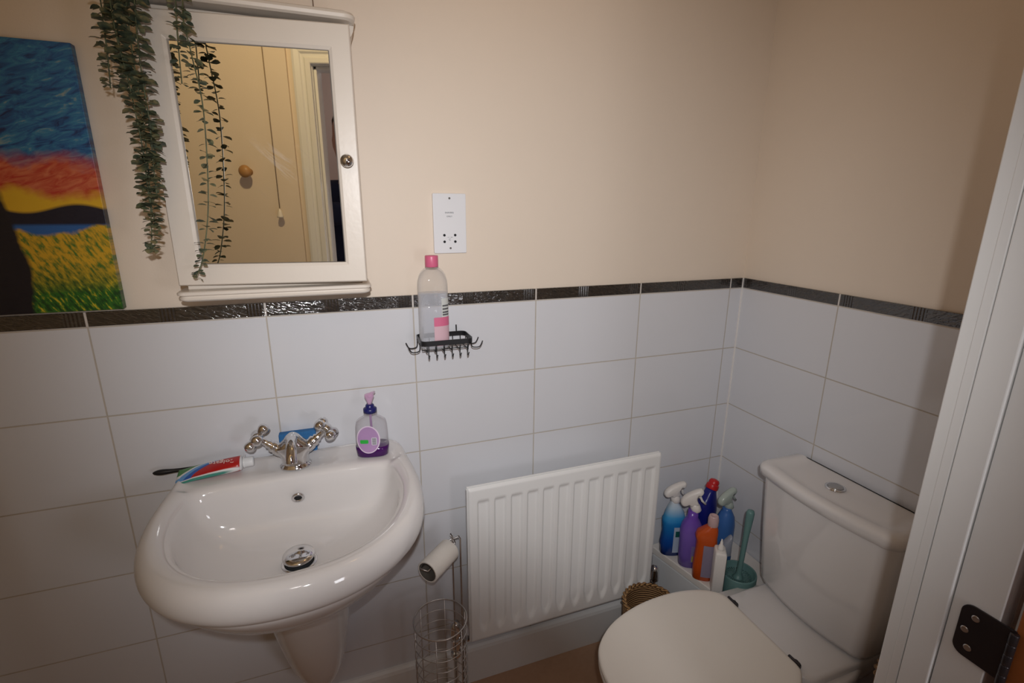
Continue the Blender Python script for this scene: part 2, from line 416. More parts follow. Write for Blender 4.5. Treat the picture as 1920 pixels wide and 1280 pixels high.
# ================================================================== wash basin
BC = Vector((0.373, -0.26)); BZ = 0.903
def closed_curve(pts, n=8):
    P = [Vector((x, y, 0)) for x, y in pts]; return catmull(P, n, True)
def ray_r(poly, c, t):
    d = Vector((math.cos(t), math.sin(t))); best = 0
    for i in range(len(poly)):
        a = poly[i].to_2d() - c; b = poly[(i + 1) % len(poly)].to_2d() - c
        e = b - a; den = d.x * e.y - d.y * e.x
        if abs(den) < 1e-12: continue
        s_ = (a.x * e.y - a.y * e.x) / den; q = (a.x * d.y - a.y * d.x) / den
        if s_ > 0 and -1e-6 <= q <= 1 + 1e-6: best = max(best, s_)
    return best
half_o = [(0.0, -0.001), (0.12, -0.001), (0.20, -0.002), (0.236, -0.012), (0.252, -0.04), (0.2585, -0.10), (0.266, -0.17), (0.268, -0.24), (0.258, -0.32), (0.228, -0.395), (0.178, -0.455), (0.11, -0.495), (0.04, -0.512)]
outer = [(BC.x + x, y) for x, y in half_o] + [(BC.x - x, y) for x, y in half_o[::-1][:-1]]
half_i = [(0.0, -0.118), (0.10, -0.122), (0.17, -0.128), (0.207, -0.142), (0.218, -0.18), (0.221, -0.235), (0.210, -0.30), (0.184, -0.362), (0.142, -0.412), (0.085, -0.444), (0.025, -0.456)]
inner = [(BC.x + x, y) for x, y in half_i] + [(BC.x - x, y) for x, y in half_i[::-1][:-1]]
PO, PI_ = closed_curve(outer), closed_curve(inner)
NS = 160
def basin_mesh():
    th = [2 * PI * j / NS for j in range(NS)]
    RO = [ray_r(PO, BC, t) for t in th]; RI = [ray_r(PI_, BC, t) for t in th]
    rings = []
    def ring(fn):
        r = []
        for j, t in enumerate(th):
            rad, z = fn(RO[j], RI[j], t); p = BC + rad * Vector((math.cos(t), math.sin(t)))
            r.append(Vector((p.x, min(p.y, -0.0008), BZ + z)))
        rings.append(r)
    for k, z in ((0.20, -0.205), (0.42, -0.195), (0.60, -0.170), (0.74, -0.138), (0.84, -0.106), (0.895, -0.086), (0.915, -0.072)): ring(lambda o, i, t, k=k, z=z: (o * k, z))
    for d, z in ((0.030, -0.071), (0.014, -0.067), (0.004, -0.058), (0.0, -0.046), (0.000, -0.032), (0.004, -0.018), (0.012, -0.007), (0.022, -0.002)): ring(lambda o, i, t, d=d, z=z: (o - d, z))
    ring(lambda o, i, t: (o - 0.022 - 0.35 * max(0, o - i - 0.040), -0.002 if o - i < .06 else -0.010))
    ring(lambda o, i, t: (o - 0.022 - 0.75 * max(0, o - i - 0.040), -0.002 if o - i < .06 else -0.011))
    for d, z in ((0.012, -0.005), (0.0, -0.014), (-0.006, -0.030)): ring(lambda o, i, t, d=d, z=z: (i + d, z - (0.006 if o - i > .06 else 0)))
    for k, z in ((0.95, -0.058), (0.89, -0.088), (0.79, -0.113), (0.62, -0.131), (0.42, -0.140), (0.22, -0.145), (0.08, -0.147)): ring(lambda o, i, t, k=k, z=z: (i * k, z))
    return MB().loft(rings)
basin = thing('wash_basin', 'white ceramic wall-hung wash basin with a rounded front and half pedestal', 'basin', (BC.x, 0, BZ))
off = Matrix.Translation((-BC.x, 0, -BZ))
mb = basin_mesh(); mb.v = [off @ v for v in mb.v]
mb.done('bowl', M['ceramic'], basin, subsurf=1)
rings = []
for z, a, yb, p in ((0.733, 0.107, 0.320, 2.6), (0.70, 0.104, 0.312, 2.6), (0.66, 0.100, 0.300, 2.5), (0.56, 0.092, 0.252, 2.4), (0.46, 0.083, 0.212, 2.3), (0.37, 0.072, 0.172, 2.2), (0.30, 0.058, 0.140, 2.1), (0.25, 0.040, 0.110, 2.0), (0.23, 0.018, 0.080, 2.0)):
    r = []
    for j in range(48):
        t = 2 * PI * j / 48; c, s_ = math.cos(t), math.sin(t)
        x = a * math.copysign(abs(c) ** (2 / p), c); y = -0.001 - yb / 2 + yb / 2 * math.copysign(abs(s_) ** (2 / p), s_)
        # flatter at the wall, rounder at the front
        r.append(Vector((x, y, z - BZ)))
    rings.append(r)
MB().loft(rings).done('half_pedestal', M['ceramic'], basin, subsurf=1)
# overflow ring
mt_of = face_mtx((0, -0.1385, -0.062), (1, 0, 0), (0, -0.35, 1))
mb = MB(); mb.lathe([(0.0075, -0.004), (0.0078, 0.001), (0.010, 0.0025), (0.0135, 0.0022), (0.0145, 0.0), (0.0140, -0.003)], 32, mt_of); mb.done('overflow_ring', M['chrome'], basin)
mb = MB(); mb.lathe([(0.0076, -0.003), (0.0076, 0.0004), (0.001, 0.0004)], 24, mt_of); mb.done('overflow_hole', M['hole'], basin)
# drain with domed push plug
dm = Matrix.Translation((0, -0.254, -0.1455))
mb = MB(); mb.lathe([(0.036, -0.004), (0.036, 0.000), (0.0335, 0.0018), (0.029, 0.001), (0.026, -0.004)], 40, dm); mb.done('drain_flange', M['chrome'], basin)
mb = MB(); mb.lathe([(0.0285, 0.0), (0.0285, 0.0022), (0.001, 0.0022)], 40, dm); mb.done('drain_hole', M['hole'], basin)
plug = MB(); plug.lathe([(0.006, -0.004), (0.006, 0.013), (0.030, 0.013), (0.0325, 0.0155), (0.0315, 0.0185), (0.022, 0.0215), (0.008, 0.023), (0.001, 0.0232)], 40, dm @ Matrix.Rotation(0.06, 4, 'X')); plug.done('drain_plug', M['chrome'], basin)

# ------------------------------------------------------------------ mixer tap
tap = thing('mixer_tap', 'chrome mixer tap with two cross handles at the back of the basin', 'tap', (BC.x - 0.002, -0.076, 0.8925)); tap.scale = (1.16, 1.16, 1.16)
rings = []
for z, a, b, p, dy in ((0, 0.030, 0.026, 2, 0), (0.003, 0.030, 0.026, 2, 0), (0.006, 0.026, 0.022, 2, 0), (0.010, 0.025, 0.021, 2, 0), (0.022, 0.026, 0.021, 2.0, -0.001), (0.034, 0.033, 0.021, 2.0, -0.003), (0.044, 0.036, 0.020, 2.0, -0.005), (0.052, 0.028, 0.018, 2, -0.006), (0.060, 0.019, 0.016, 2, -0.007), (0.070, 0.012, 0.012, 2, -0.009), (0.075, 0.006, 0.007, 2, -0.010)):
    rings.append(se(0, dy, z, a, b, p, 40))
MB().loft(rings).done('tap_body', M['chrome'], tap)
mb = MB(); mb.tube([(0, -0.004, 0.050), (0, -0.014, 0.064), (0, -0.034, 0.072), (0, -0.056, 0.066), (0, -0.072, 0.052), (0, -0.077, 0.042)], [0.014] * 0 or 0.0105, 16, smooth_n=5)
mb.done('spout', M['chrome'], tap)
def cross_handle(sx):
    d = Vector((sx * 0.72, 0.0, 0.62)).normalized()
    q = d.to_track_quat('Z', 'Y').to_matrix().to_4x4(); T = Matrix.Translation(Vector((sx * 0.020, -0.003, 0.034))) @ q
    mb = MB(); mb.lathe([(0.011, 0.0), (0.0125, 0.006), (0.0125, 0.016), (0.0105, 0.018), (0.0115, 0.021), (0.0115, 0.026), (0.008, 0.029), (0.0095, 0.033), (0.007, 0.036), (0.006, 0.048), (0.0075, 0.052)], 28, T)
    st_ = mb.done('valve_stem', M['chrome'], tap)
    mb = MB(); H = T @ Matrix.Translation((0, 0, 0.058)) @ Matrix.Rotation(0.5 if sx > 0 else 0.2, 4, 'Z') @ Matrix.Scale(1.14, 4)
    mb.lathe([(0.006, -0.008), (0.011, -0.003), (0.0115, 0.003), (0.009, 0.008), (0.001, 0.0095)], 24, H)
    for k in range(4):
        A = H @ Matrix.Rotation(k * PI / 2, 4, 'Z') @ Matrix.Rotation(PI / 2, 4, 'Y')
        mb.lathe([(0.0058, 0.004), (0.0062, 0.010), (0.0084, 0.013), (0.0098, 0.018), (0.0090, 0.0225), (0.0055, 0.0255), (0.001, 0.0265)], 18, A)
    mb.done('cross_handle', M['chrome'], tap)
cross_handle(-1); cross_handle(1)

# ------------------------------------------------------------------ things on the basin
sponge = MB().box(-0.042, 0.042, -0.011, 0.011, 0, 0.058)
sp = sponge.done('sponge', plain('blue_sponge', (0.035, 0.17, 0.42, 1), 0.85, vary=0.1, bumps=0.6, bscale=500), bevel=0.003, loc=(0.376, -0.0145, 0.8925), rot=(-0.03, 0.0, 0.0))
tag(sp, 'flat blue sponge standing on edge behind the chrome tap', 'sponge')

ZD = 0.8935   # height of the basin deck
soap = thing('soap_dispenser', 'clear pump bottle of purple hand soap with an oval label on the basin corner', 'soap bottle', (0.548, -0.080, ZD), -0.18); soap.scale = (0.97, 0.97, 0.90)
def soap_rings(z0, z1, shrink=0.0):
    prof = [(0.0, 0.034, 0.020), (0.003, 0.038, 0.0235), (0.02, 0.040, 0.025), (0.06, 0.0395, 0.024), (0.085, 0.0385, 0.0235), (0.098, 0.036, 0.022), (0.106, 0.029, 0.019), (0.112, 0.019, 0.0155), (0.116, 0.0155, 0.0150), (0.130, 0.0155, 0.0150)]
    out = []
    for i, (z, a, b) in enumerate(prof):
        if z < z0 - 1e-9 or z > z1 + 1e-9: continue
        p = 3.0 if z < 0.1 else 2.0
        out.append(se(0, 0, z + (shrink if z == 0 else 0), a - shrink, b - shrink, p, 44))
    return out
MB().loft(soap_rings(0, 0.13)).done('bottle', clear('clear_plastic', (0.72, 0.70, 0.74, 1), alpha=0.06), soap)
MB().loft(soap_rings(0, 0.02, -0.0004)[:3] + [se(0, 0, 0.030, 0.0405, 0.0253, 3, 44)]).done('liquid', plain('purple_liquid_soap', (0.055, 0.006, 0.10, 1), 0.12, vary=0.1), soap)
def soap_front(x, z, d=0.0005):
    a, b, p = 0.0395 + d, 0.0245 + d, 3.0
    y = -b * (max(0, 1 - abs(x / a) ** p)) ** (1 / p); return Vector((x, y, z))
def patch(outline_fn, surf, cx, cz, rx, rz, n=40, rings_=6, p=2.0):
    vs = [surf(cx, cz)]; fs = []
    for k in range(1, rings_ + 1):
        for j in range(n):
            t = 2 * PI * j / n; c, s_ = math.cos(t), math.sin(t); q = k / rings_
            vs.append(surf(cx + rx * q * math.copysign(abs(c) ** (2 / p), c), cz + rz * q * math.copysign(abs(s_) ** (2 / p), s_)))
    for j in range(n): fs.append((0, 1 + j, 1 + (j + 1) % n))
    for k in range(rings_ - 1):
        for j in range(n):
            a = 1 + k * n + j; b = 1 + k * n + (j + 1) % n; fs.append((a, b, b + n, a + n))
    return vs, fs
lab_m = plain('lavender_label', (0.44, 0.27, 0.50, 1), 0.4, vary=0.25)
vs, fs = patch(None, lambda x, z: soap_front(x, z, 0.0022), -0.006, 0.055, 0.0285, 0.040); link_mesh('label', vs, fs, plain('label_edge', (0.72, 0.60, 0.74, 1), 0.4), soap)
vs, fs = patch(None, lambda x, z: soap_front(x, z, 0.0026), -0.006, 0.055, 0.0255, 0.037); link_mesh('label', vs, fs, lab_m, soap)
vs, fs = patch(None, lambda x, z: soap_front(x, z, 0.0030), -0.016, 0.050, 0.010, 0.0055, p=6); link_mesh('green_tag', vs, fs, plain('green_print', (0.03, 0.42, 0.06, 1), 0.4), soap)
vs, fs = patch(None, lambda x, z: soap_front(x, z, 0.0030), 0.008, 0.050, 0.0065, 0.011, p=8); link_mesh('barcode_patch', vs, fs, plain('white_print', (0.7, 0.68, 0.75, 1), 0.4), soap)
mbb = MB()
for k in range(7):
    z = 0.0415 + k * 0.0028; vs, fs = patch(None, lambda x, zz: soap_front(x, zz, 0.0033), 0.008, z, 0.0052, 0.0008, 12, 1, p=8); mbb.add(vs, fs)
mbb.done('barcode', M['ink'], soap)
mb = MB(); mb.lathe([(0.0165, 0.124), (0.0165, 0.134), (0.013, 0.137), (0.0105, 0.138), (0.0105, 0.143), (0.0085, 0.146)], 30); mb.done('collar', plain('navy_collar', (0.012, 0.014, 0.12, 1), 0.3), soap)
mb = MB(); mb.lathe([(0.0045, 0.144), (0.0050, 0.150), (0.0085, 0.160), (0.0115, 0.168), (0.0110, 0.1735), (0.006, 0.176)], 26)
mb.tube([(0, 0, 0.168), (0.004, 0.012, 0.1705), (0.009, 0.028, 0.168)], [0.006, 0.005, 0.0035], 12)
mb.done('pump_head', clear('pink_clear_plastic', (0.78, 0.50, 0.74, 1), alpha=0.45), soap)
mb = MB(); mb.tube([(0, 0, 0.145), (0, 0, 0.09), (0.003, 0.001, 0.01)], 0.0028, 8); mb.done('dip_tube', clear('tube_plastic', (0.45, 0.25, 0.50, 1), alpha=0.5), soap)

# toothpaste: flat crimped tail at the left, round shoulder and cap at the right; artwork by nodes
def paste_mat():
    mt, nt, b = new_mat('toothpaste_print')
    tc = node(nt, 'ShaderNodeTexCoord'); s = node(nt, 'ShaderNodeSeparateXYZ'); nt.links.new(tc.outputs['Object'], s.inputs[0])
    x, y = s.outputs['X'], s.outputs['Y']
    def step(v, e, wd=0.0008):
        mr = node(nt, 'ShaderNodeMapRange'); nt.links.new(v, mr.inputs[0]) if hasattr(v, 'links') else None
        mr.inputs[1].default_value = e - wd; mr.inputs[2].default_value = e + wd; return mr.outputs[0]
    # boundary of the red field: x > -0.035 + curve of y
    cur = math_n(nt, 'MULTIPLY', math_n(nt, 'MULTIPLY', math_n(nt, 'ADD', y, 0.024), math_n(nt, 'ADD', y, 0.024)), 34.0)
    d = math_n(nt, 'SUBTRACT', x, math_n(nt, 'SUBTRACT', cur, 0.036))
    white, red, blue, lblue, green = (0.75, 0.75, 0.76, 1), (0.42, 0.012, 0.012, 1), (0.015, 0.10, 0.42, 1), (0.12, 0.34, 0.68, 1), (0.05, 0.22, 0.05, 1)
    c = mix_c(nt, step(d, -0.050), green, white)
    c = mix_c(nt, step(d, -0.036), c, lblue)
    c = mix_c(nt, step(d, -0.016), c, blue)
    c = mix_c(nt, step(d, 0.0), c, red)
    c = mix_c(nt, step(x, 0.0625), c, white)
    c = mix_c(nt, step(y, -0.0190), white, c)
    c = mix_c(nt, step(y, -0.0215), (0.05, 0.25, 0.2, 1), c)
    nt.links.new(c, b.inputs['Base Color']); b.inputs['Roughness'].default_value = 0.28
    return mt
tp = thing('toothpaste_tube', 'red, blue and green toothpaste tube with a white cap lying on the basin', 'toothpaste', (0.192, -0.064, ZD + 0.0055), 0.03); tp.rotation_euler = (0.22, 0, 0.03)
rings = []
for x, a, h in ((-0.066, 0.0260, 0.0010), (-0.060, 0.0260, 0.0012), (-0.056, 0.0258, 0.0022), (-0.03, 0.0250, 0.0065), (0.0, 0.0240, 0.0095), (0.03, 0.0225, 0.0120), (0.055, 0.0205, 0.0138), (0.063, 0.0195, 0.0142), (0.066, 0.0150, 0.0120), (0.067, 0.007, 0.0065)):
    r = se(0, 0, 0, a, h, 2.2, 32); rings.append([Vector((x, v.x, v.y + 0.0142)) for v in r])
# lie on the deck: lower each ring
rings = [[Vector((v.x, v.y, v.z - 0.0142 + h)) for v in r] for r, h in zip(rings, (0.001, 0.0012, 0.0022, 0.0065, 0.0095, 0.012, 0.0138, 0.0142, 0.0142, 0.0142))]
MB().loft(rings).done('tube', paste_mat(), tp)
mb = MB(); mb.lathe([(0.0085, 0.0), (0.0125, 0.001), (0.0125, 0.004), (0.0115, 0.005), (0.0110, 0.020), (0.0100, 0.0225), (0.001, 0.023)], 28, Matrix.Translation((0.067, 0, 0.0142)) @ Matrix.Rotation(PI / 2, 4, 'Y'))
mb.done('cap', plain('white_cap', (0.72, 0.73, 0.74, 1), 0.35), tp)
lettering('brand_text', 'Colgate', 0.0165, Matrix.Translation((0.0275, -0.002, 0.0274)) @ Matrix.Rotation(0.06, 4, 'Y') @ Matrix.Rotation(PI, 4, 'Z'), plain('white_lettering', (0.78, 0.6, 0.55, 1), 0.4), tp, sx=1.05)

tb = thing('toothbrush', 'black toothbrush lying behind the toothpaste, handle over the basin edge', 'toothbrush', (0.146, -0.022, ZD + 0.004), 0.02)
mb = MB(); pts = [(-0.078, 0, 0.0016), (-0.070, 0, 0.0014), (-0.058, 0, 0.001), (-0.044, 0, 0.0005), (-0.03, 0, 0), (0.02, 0, 0), (0.07, 0, 0.001), (0.10, 0, 0.002)]
rr = [0.0018, 0.0062, 0.0072, 0.0055, 0.0042, 0.0038, 0.003, 0.0028]
mb.tube(pts, rr, 14); mb.done('handle', M['black'], tb, subsurf=1)
mb = MB(); mb.box(0.092, 0.112, -0.0055, 0.0055, -0.001, 0.004); mb.done('brush_head', M['black'], tb, bevel=0.002)
mb = MB()
for i in range(6):
    for j in range(3): mb.box(0.094 + i * 0.003, 0.096 + i * 0.003, -0.0048 + j * 0.0035, -0.0026 + j * 0.0035, 0.004, 0.013)
br = mb.done('bristles', M['socketwhite'], tb, smooth=False); 

# ================================================================== mirrored cabinet
cab = thing('mirror_cabinet', 'cream painted bathroom cabinet with a mirrored door, above the basin', 'cabinet', (0.386, 0, 1.31))
def lb(mb): mb.v = [v - Vector((0.386, 0, 1.31)) for v in mb.v]; return mb
lb(MB().box(0.216, 0.552, -0.103, PT - 0.0005, 1.322, 1.825)).done('carcass', M['cabinet'], cab, smooth=False, bevel=0.002)
def rounded_shelf(x0, x1, y0, z0, z1, r, name, steps):
    mb = MB(); rings = []
    for z, ins in steps:
        pts = [(x0 + ins, PT - 0.0005)]
        for k in range(9): t = PI + k / 8 * PI / 2; pts.append((x0 + ins + r + r * math.cos(t), y0 + ins + r + r * math.sin(t)))
        for k in range(9): t = 1.5 * PI + k / 8 * PI / 2; pts.append((x1 - ins - r + r * math.cos(t), y0 + ins + r + r * math.sin(t)))
        pts.append((x1 - ins, PT - 0.0005))
        rings.append([Vector((x, y, z)) for x, y in pts])
    return lb(mb.loft(rings)).done(name, M['cabinet'], cab, smooth=False, autosmooth=None, bevel=0.0006, segs=2)
rounded_shelf(0.196, 0.572, -0.136, 0, 0, 0.020, 'top_board', [(1.829, 0.006), (1.832, 0.001), (1.838, 0.0), (1.843, 0.003), (1.845, 0.007)])
rounded_shelf(0.200, 0.568, -0.134, 0, 0, 0.014, 'sill', [(1.302, 0.008), (1.305, 0.003), (1.309, 0.002), (1.311, 0.004), (1.313, 0.004), (1.315, 0.000), (1.320, 0.000), (1.322, 0.003)])
# crown moulding brackets at the sides, below the top board
for sx, x in ((1, 0.552), (-1, 0.216)):
    mb = MB(); prof = [(0, 0.0), (0.018, 0.0), (0.016, -0.010), (0.008, -0.024), (0.003, -0.040), (0, -0.046)]
    rings = [[Vector((x + sx * a, y, 1.829 + b)) for a, b in prof] for y in (PT - 0.0005, -0.100)]
    lb(mb.loft(rings)).done('cornice', M['cabinet'], cab, smooth=False)
DA = math.radians(7.0)
DM = Matrix.Translation(Vector((0.215 - 0.386, -0.115, 1.24 - 1.31))) @ Matrix.Rotation(-DA, 4, 'Z')
s0, s1, z0, z1 = -0.012, 0.345, 0.092, 0.575
i0, i1, j0, j1 = 0.034, 0.304, 0.134, 0.528
def frame_mesh():
    mb = MB()
    def loop(a0, a1, b0, b1, y): return [Vector((a0, y, b0)), Vector((a1, y, b0)), Vector((a1, y, b1)), Vector((a0, y, b1))]
    e = 0.004
    rings = [loop(i0 + 0.001, i1 - 0.001, j0 + 0.001, j1 - 0.001, 0.012), loop(s0, s1, z0, z1, 0.012), loop(s0, s1, z0, z1, 0.003), loop(s0 + 0.002, s1 - 0.002, z0 + 0.002, z1 - 0.002, 0.0), loop(i0 - 0.007, i1 + 0.007, j0 - 0.007, j1 + 0.007, 0.0), loop(i0 - 0.001, i1 + 0.001, j0 - 0.001, j1 + 0.001, 0.003), loop(i0, i1, j0, j1, 0.010), loop(i0 + 0.001, i1 - 0.001, j0 + 0.001, j1 - 0.001, 0.012)]
    mb.loft(rings, cap=False); return mb
mb = frame_mesh(); fr = mb.done('door', M['cabinet'], cab, smooth=False, bevel=0.0008, segs=2); fr.matrix_local = DM
def mirror_material():
    mt, nt, b = new_mat('silvered_mirror')
    b.inputs['Base Color'].default_value = (0.90, 0.88, 0.83, 1); b.inputs['Metallic'].default_value = 1
    tc = node(nt, 'ShaderNodeTexCoord')
    mp = mapping(nt, tc.outputs['Object'], (6, 1, 60), (0, -0.75, 0))
    n = noise(nt, mp, 1.0, 4, 0.6, 0.3)
    s = node(nt, 'ShaderNodeSeparateXYZ'); nt.links.new(tc.outputs['Object'], s.inputs[0])
    # wiped smears in a patch at the right of the glass
    dx = math_n(nt, 'DIVIDE', math_n(nt, 'SUBTRACT', s.outputs['X'], 0.20), 0.075); dz = math_n(nt, 'DIVIDE', math_n(nt, 'SUBTRACT', s.outputs['Z'], 0.325), 0.075)
    rr_ = math_n(nt, 'ADD', math_n(nt, 'MULTIPLY', dx, dx), math_n(nt, 'MULTIPLY', dz, dz))
    f = math_n(nt, 'SUBTRACT', 1.0, rr_, clamp=True)
    mr = node(nt, 'ShaderNodeMapRange'); nt.links.new(n.outputs['Fac'], mr.inputs[0]); mr.inputs[1].default_value = 0.56; mr.inputs[2].default_value = 0.78
    fac = math_n(nt, 'MULTIPLY', math_n(nt, 'MULTIPLY', f, mr.outputs[0]), 0.3)
    df = node(nt, 'ShaderNodeBsdfDiffuse'); df.inputs[0].default_value = (0.8, 0.8, 0.8, 1)
    mx = node(nt, 'ShaderNodeMixShader'); nt.links.new(fac, mx.inputs[0]); nt.links.new(b.outputs[0], mx.inputs[1]); nt.links.new(df.outputs[0], mx.inputs[2])
    nt.links.new(mx.outputs[0], nt.nodes['Material Output'].inputs[0])
    b.inputs['Roughness'].default_value = 0.012
    return mt
mb = MB().box(i0 - 0.004, i1 + 0.004, 0.0105, 0.013, j0 - 0.004, j1 + 0.004)
mg = MB(); a0, a1, b0, b1 = i0 + 0.0005, i1 - 0.0005, j0 + 0.0005, j1 - 0.0005
kk = math.tan(math.radians(1.7)) * (a1 - a0)
mg.add([(a0, 0.004 + kk * 0.55, b0), (a1, 0.004 - kk * 0.05 + 0.0, b0), (a1, 0.004 - kk * 0.05, b1), (a0, 0.004 + kk * 0.55, b1), (a0, 0.0065 + kk * 0.55, b0), (a1, 0.0065 - kk * 0.05, b0), (a1, 0.0065 - kk * 0.05, b1), (a0, 0.0065 + kk * 0.55, b1)], [(0, 1, 2, 3), (4, 7, 6, 5), (0, 4, 5, 1), (1, 5, 6, 2), (2, 6, 7, 3), (3, 7, 4, 0)])
gl = mg.done('mirror_glass', mirror_material(), fr, smooth=False)
mb = MB().box(i0 - 0.004, i1 + 0.004, 0.0185, 0.021, j0 - 0.004, j1 + 0.004)
mb = MB(); mb.lathe([(0.006, 0.0), (0.0062, 0.004), (0.0045, 0.007), (0.0055, 0.011), (0.0105, 0.015), (0.0125, 0.021), (0.0105, 0.027), (0.005, 0.030), (0.0008, 0.0307)], 30, Matrix.Translation((0.3245, 0, 0.331)) @ Matrix.Rotation(PI / 2, 4, 'X'))
mb.done('knob', M['chrome'], fr)

# cord on the wall above the cabinet
mb = MB(); mb.tube([(0.499, 0.004, 1.855), (0.4985, 0.0045, 1.90), (0.497, 0.0045, 2.1), (0.498, 0.0045, 2.349)], 0.0012, 6)
tag(mb.done('hanging_cord', plain('brown_cord', (0.16, 0.09, 0.05, 1), 0.7)), 'thin brown cord hanging down the wall above the cabinet', 'cord')

# ================================================================== painting (generic landscape stand-in)
def painting_mat():
    mt, nt, b = new_mat('painted_canvas')
    tc = node(nt, 'ShaderNodeTexCoord'); s = node(nt, 'ShaderNodeSeparateXYZ'); nt.links.new(tc.outputs['Object'], s.inputs[0])
    x, z = s.outputs['X'], s.outputs['Z']
    n1 = noise(nt, tc.outputs['Object'], 9, 4, 0.6); n2 = noise(nt, mapping(nt, tc.outputs['Object'], (26, 1, 90), (0, 0.35, 0)), 1, 4, 0.6, 0.8)
    n3 = noise(nt, mapping(nt, tc.outputs['Object'], (150, 1, 50), (0, 0.5, 0)), 1, 3, 0.6)
    zz = math_n(nt, 'ADD', z, math_n(nt, 'MULTIPLY', math_n(nt, 'SUBTRACT', n1.outputs['Fac'], 0.5), 0.10))
    def step(v, e, wd):
        mr = node(nt, 'ShaderNodeMapRange'); nt.links.new(v, mr.inputs[0]); mr.inputs[1].default_value = e - wd; mr.inputs[2].default_value = e + wd; return mr.outputs[0]
    rmp = node(nt, 'ShaderNodeValToRGB'); nt.links.new(n2.outputs['Fac'], rmp.inputs[0])
    cr = rmp.color_ramp; cr.elements[0].position = 0.30; cr.elements[0].color = (0.004, 0.02, 0.10, 1); cr.elements[1].position = 0.75; cr.elements[1].color = (0.30, 0.34, 0.30, 1)
    e = cr.elements.new(0.45); e.color = (0.010, 0.10, 0.28, 1); e = cr.elements.new(0.60); e.color = (0.03, 0.20, 0.36, 1)
    sky = rmp.outputs[0]
    r2 = node(nt, 'ShaderNodeValToRGB'); nt.links.new(n2.outputs['Fac'], r2.inputs[0]); c2 = r2.color_ramp
    c2.elements[0].position = 0.35; c2.elements[0].color = (0.45, 0.03, 0.015, 1); c2.elements[1].position = 0.65; c2.elements[1].color = (0.62, 0.16, 0.07, 1)
    r3 = node(nt, 'ShaderNodeValToRGB'); nt.links.new(n3.outputs['Fac'], r3.inputs[0]); c3 = r3.color_ramp
    c3.elements[0].position = 0.40; c3.elements[0].color = (0.006, 0.05, 0.008, 1); c3.elements[1].position = 0.68; c3.elements[1].color = (0.55, 0.42, 0.02, 1)
    ee = c3.elements.new(0.55); ee.color = (0.03, 0.16, 0.015, 1)
    r4 = node(nt, 'ShaderNodeValToRGB'); nt.links.new(n3.outputs['Fac'], r4.inputs[0]); c4 = r4.color_ramp
    c4.elements[0].position = 0.36; c4.elements[0].color = (0.06, 0.16, 0.02, 1); c4.elements[1].position = 0.55; c4.elements[1].color = (0.62, 0.36, 0.02, 1)
    c = mix_c(nt, step(z, 0.068, 0.03), r3.outputs[0], r4.outputs[0])            # lower grass -> flowers
    c = mix_c(nt, step(zz, 0.162, 0.004), c, (0.02, 0.11, 0.34, 1))             # water
    c = mix_c(nt, step(z, 0.172, 0.003), c, (0.004, 0.005, 0.02, 1))            # dark hills
    hz = math_n(nt, 'ADD', z, math_n(nt, 'MULTIPLY', math_n(nt, 'SINE', math_n(nt, 'MULTIPLY', x, 38.0)), 0.008))
    c = mix_c(nt, step(hz, 0.203, 0.003), c, (0.70, 0.42, 0.02, 1))             # yellow glow
    c = mix_c(nt, step(zz, 0.232, 0.012), c, r2.outputs[0])                      # red clouds
    c = mix_c(nt, step(zz, 0.292, 0.016), c, sky)
    # dark bush shape at the left
    bx = math_n(nt, 'ADD', math_n(nt, 'ADD', x, math_n(nt, 'MULTIPLY', math_n(nt, 'ABSOLUTE', math_n(nt, 'SUBTRACT', z, 0.09)), 0.16)), math_n(nt, 'MULTIPLY', math_n(nt, 'SUBTRACT', n1.outputs['Fac'], 0.5), 0.03))
    low = math_n(nt, 'SUBTRACT', 0.30, z); lowm = step(low, 0.0, 0.02)
    dk = math_n(nt, 'MULTIPLY', math_n(nt, 'SUBTRACT', 1.0, step(bx, -0.135, 0.004)), lowm)
    c = mix_c(nt, dk, c, (0.004, 0.004, 0.012, 1))
    nt.links.new(c, b.inputs['Base Color']); b.inputs['Roughness'].default_value = 0.35
    bump(nt, b, n2.outputs['Fac'], 0.5, 0.002)
    return mt
pt = MB().box(-0.40, 0.0, -0.018, 0.0, 0.0, 0.497).done('canvas_painting', painting_mat(), smooth=False, bevel=0.001, loc=(0.072, PT - 0.001, 1.2755))
tag(pt, 'unframed canvas painting of a blue sky, red sunset and green meadow', 'painting')

# ================================================================== trailing plant on the cabinet
plant = thing('trailing_eucalyptus', 'artificial eucalyptus with long green strands hanging over the mirrored cabinet', 'plant', (0.30, -0.055, 1.8455))
po = Vector((0.30, -0.055, 1.8455))
mb = MB(); mb.lathe([(0.036, 0), (0.038, 0.002), (0.046, 0.05), (0.050, 0.09), (0.050, 0.095), (0.045, 0.095), (0.043, 0.088), (0.001, 0.086)], 32); mb.done('pot', M['navy'], plant)
def leaf_mat(name, c1, c2, c3):
    mt, nt, b = new_mat(name)
    oi = node(nt, 'ShaderNodeTexCoord'); n = noise(nt, oi.outputs['Object'], 75, 2)
    rp = node(nt, 'ShaderNodeValToRGB'); nt.links.new(n.outputs['Fac'], rp.inputs[0]); e = rp.color_ramp
    e.elements[0].position = 0.32; e.elements[0].color = c1; e.elements[1].position = 0.7; e.elements[1].color = c3; q = e.elements.new(0.52); q.color = c2
    nt.links.new(rp.outputs[0], b.inputs['Base Color']); b.inputs['Roughness'].default_value = 0.5
    return mt
LM = leaf_mat('eucalyptus_leaf', (0.05, 0.075, 0.055, 1), (0.13, 0.150, 0.085, 1), (0.33, 0.27, 0.13, 1))
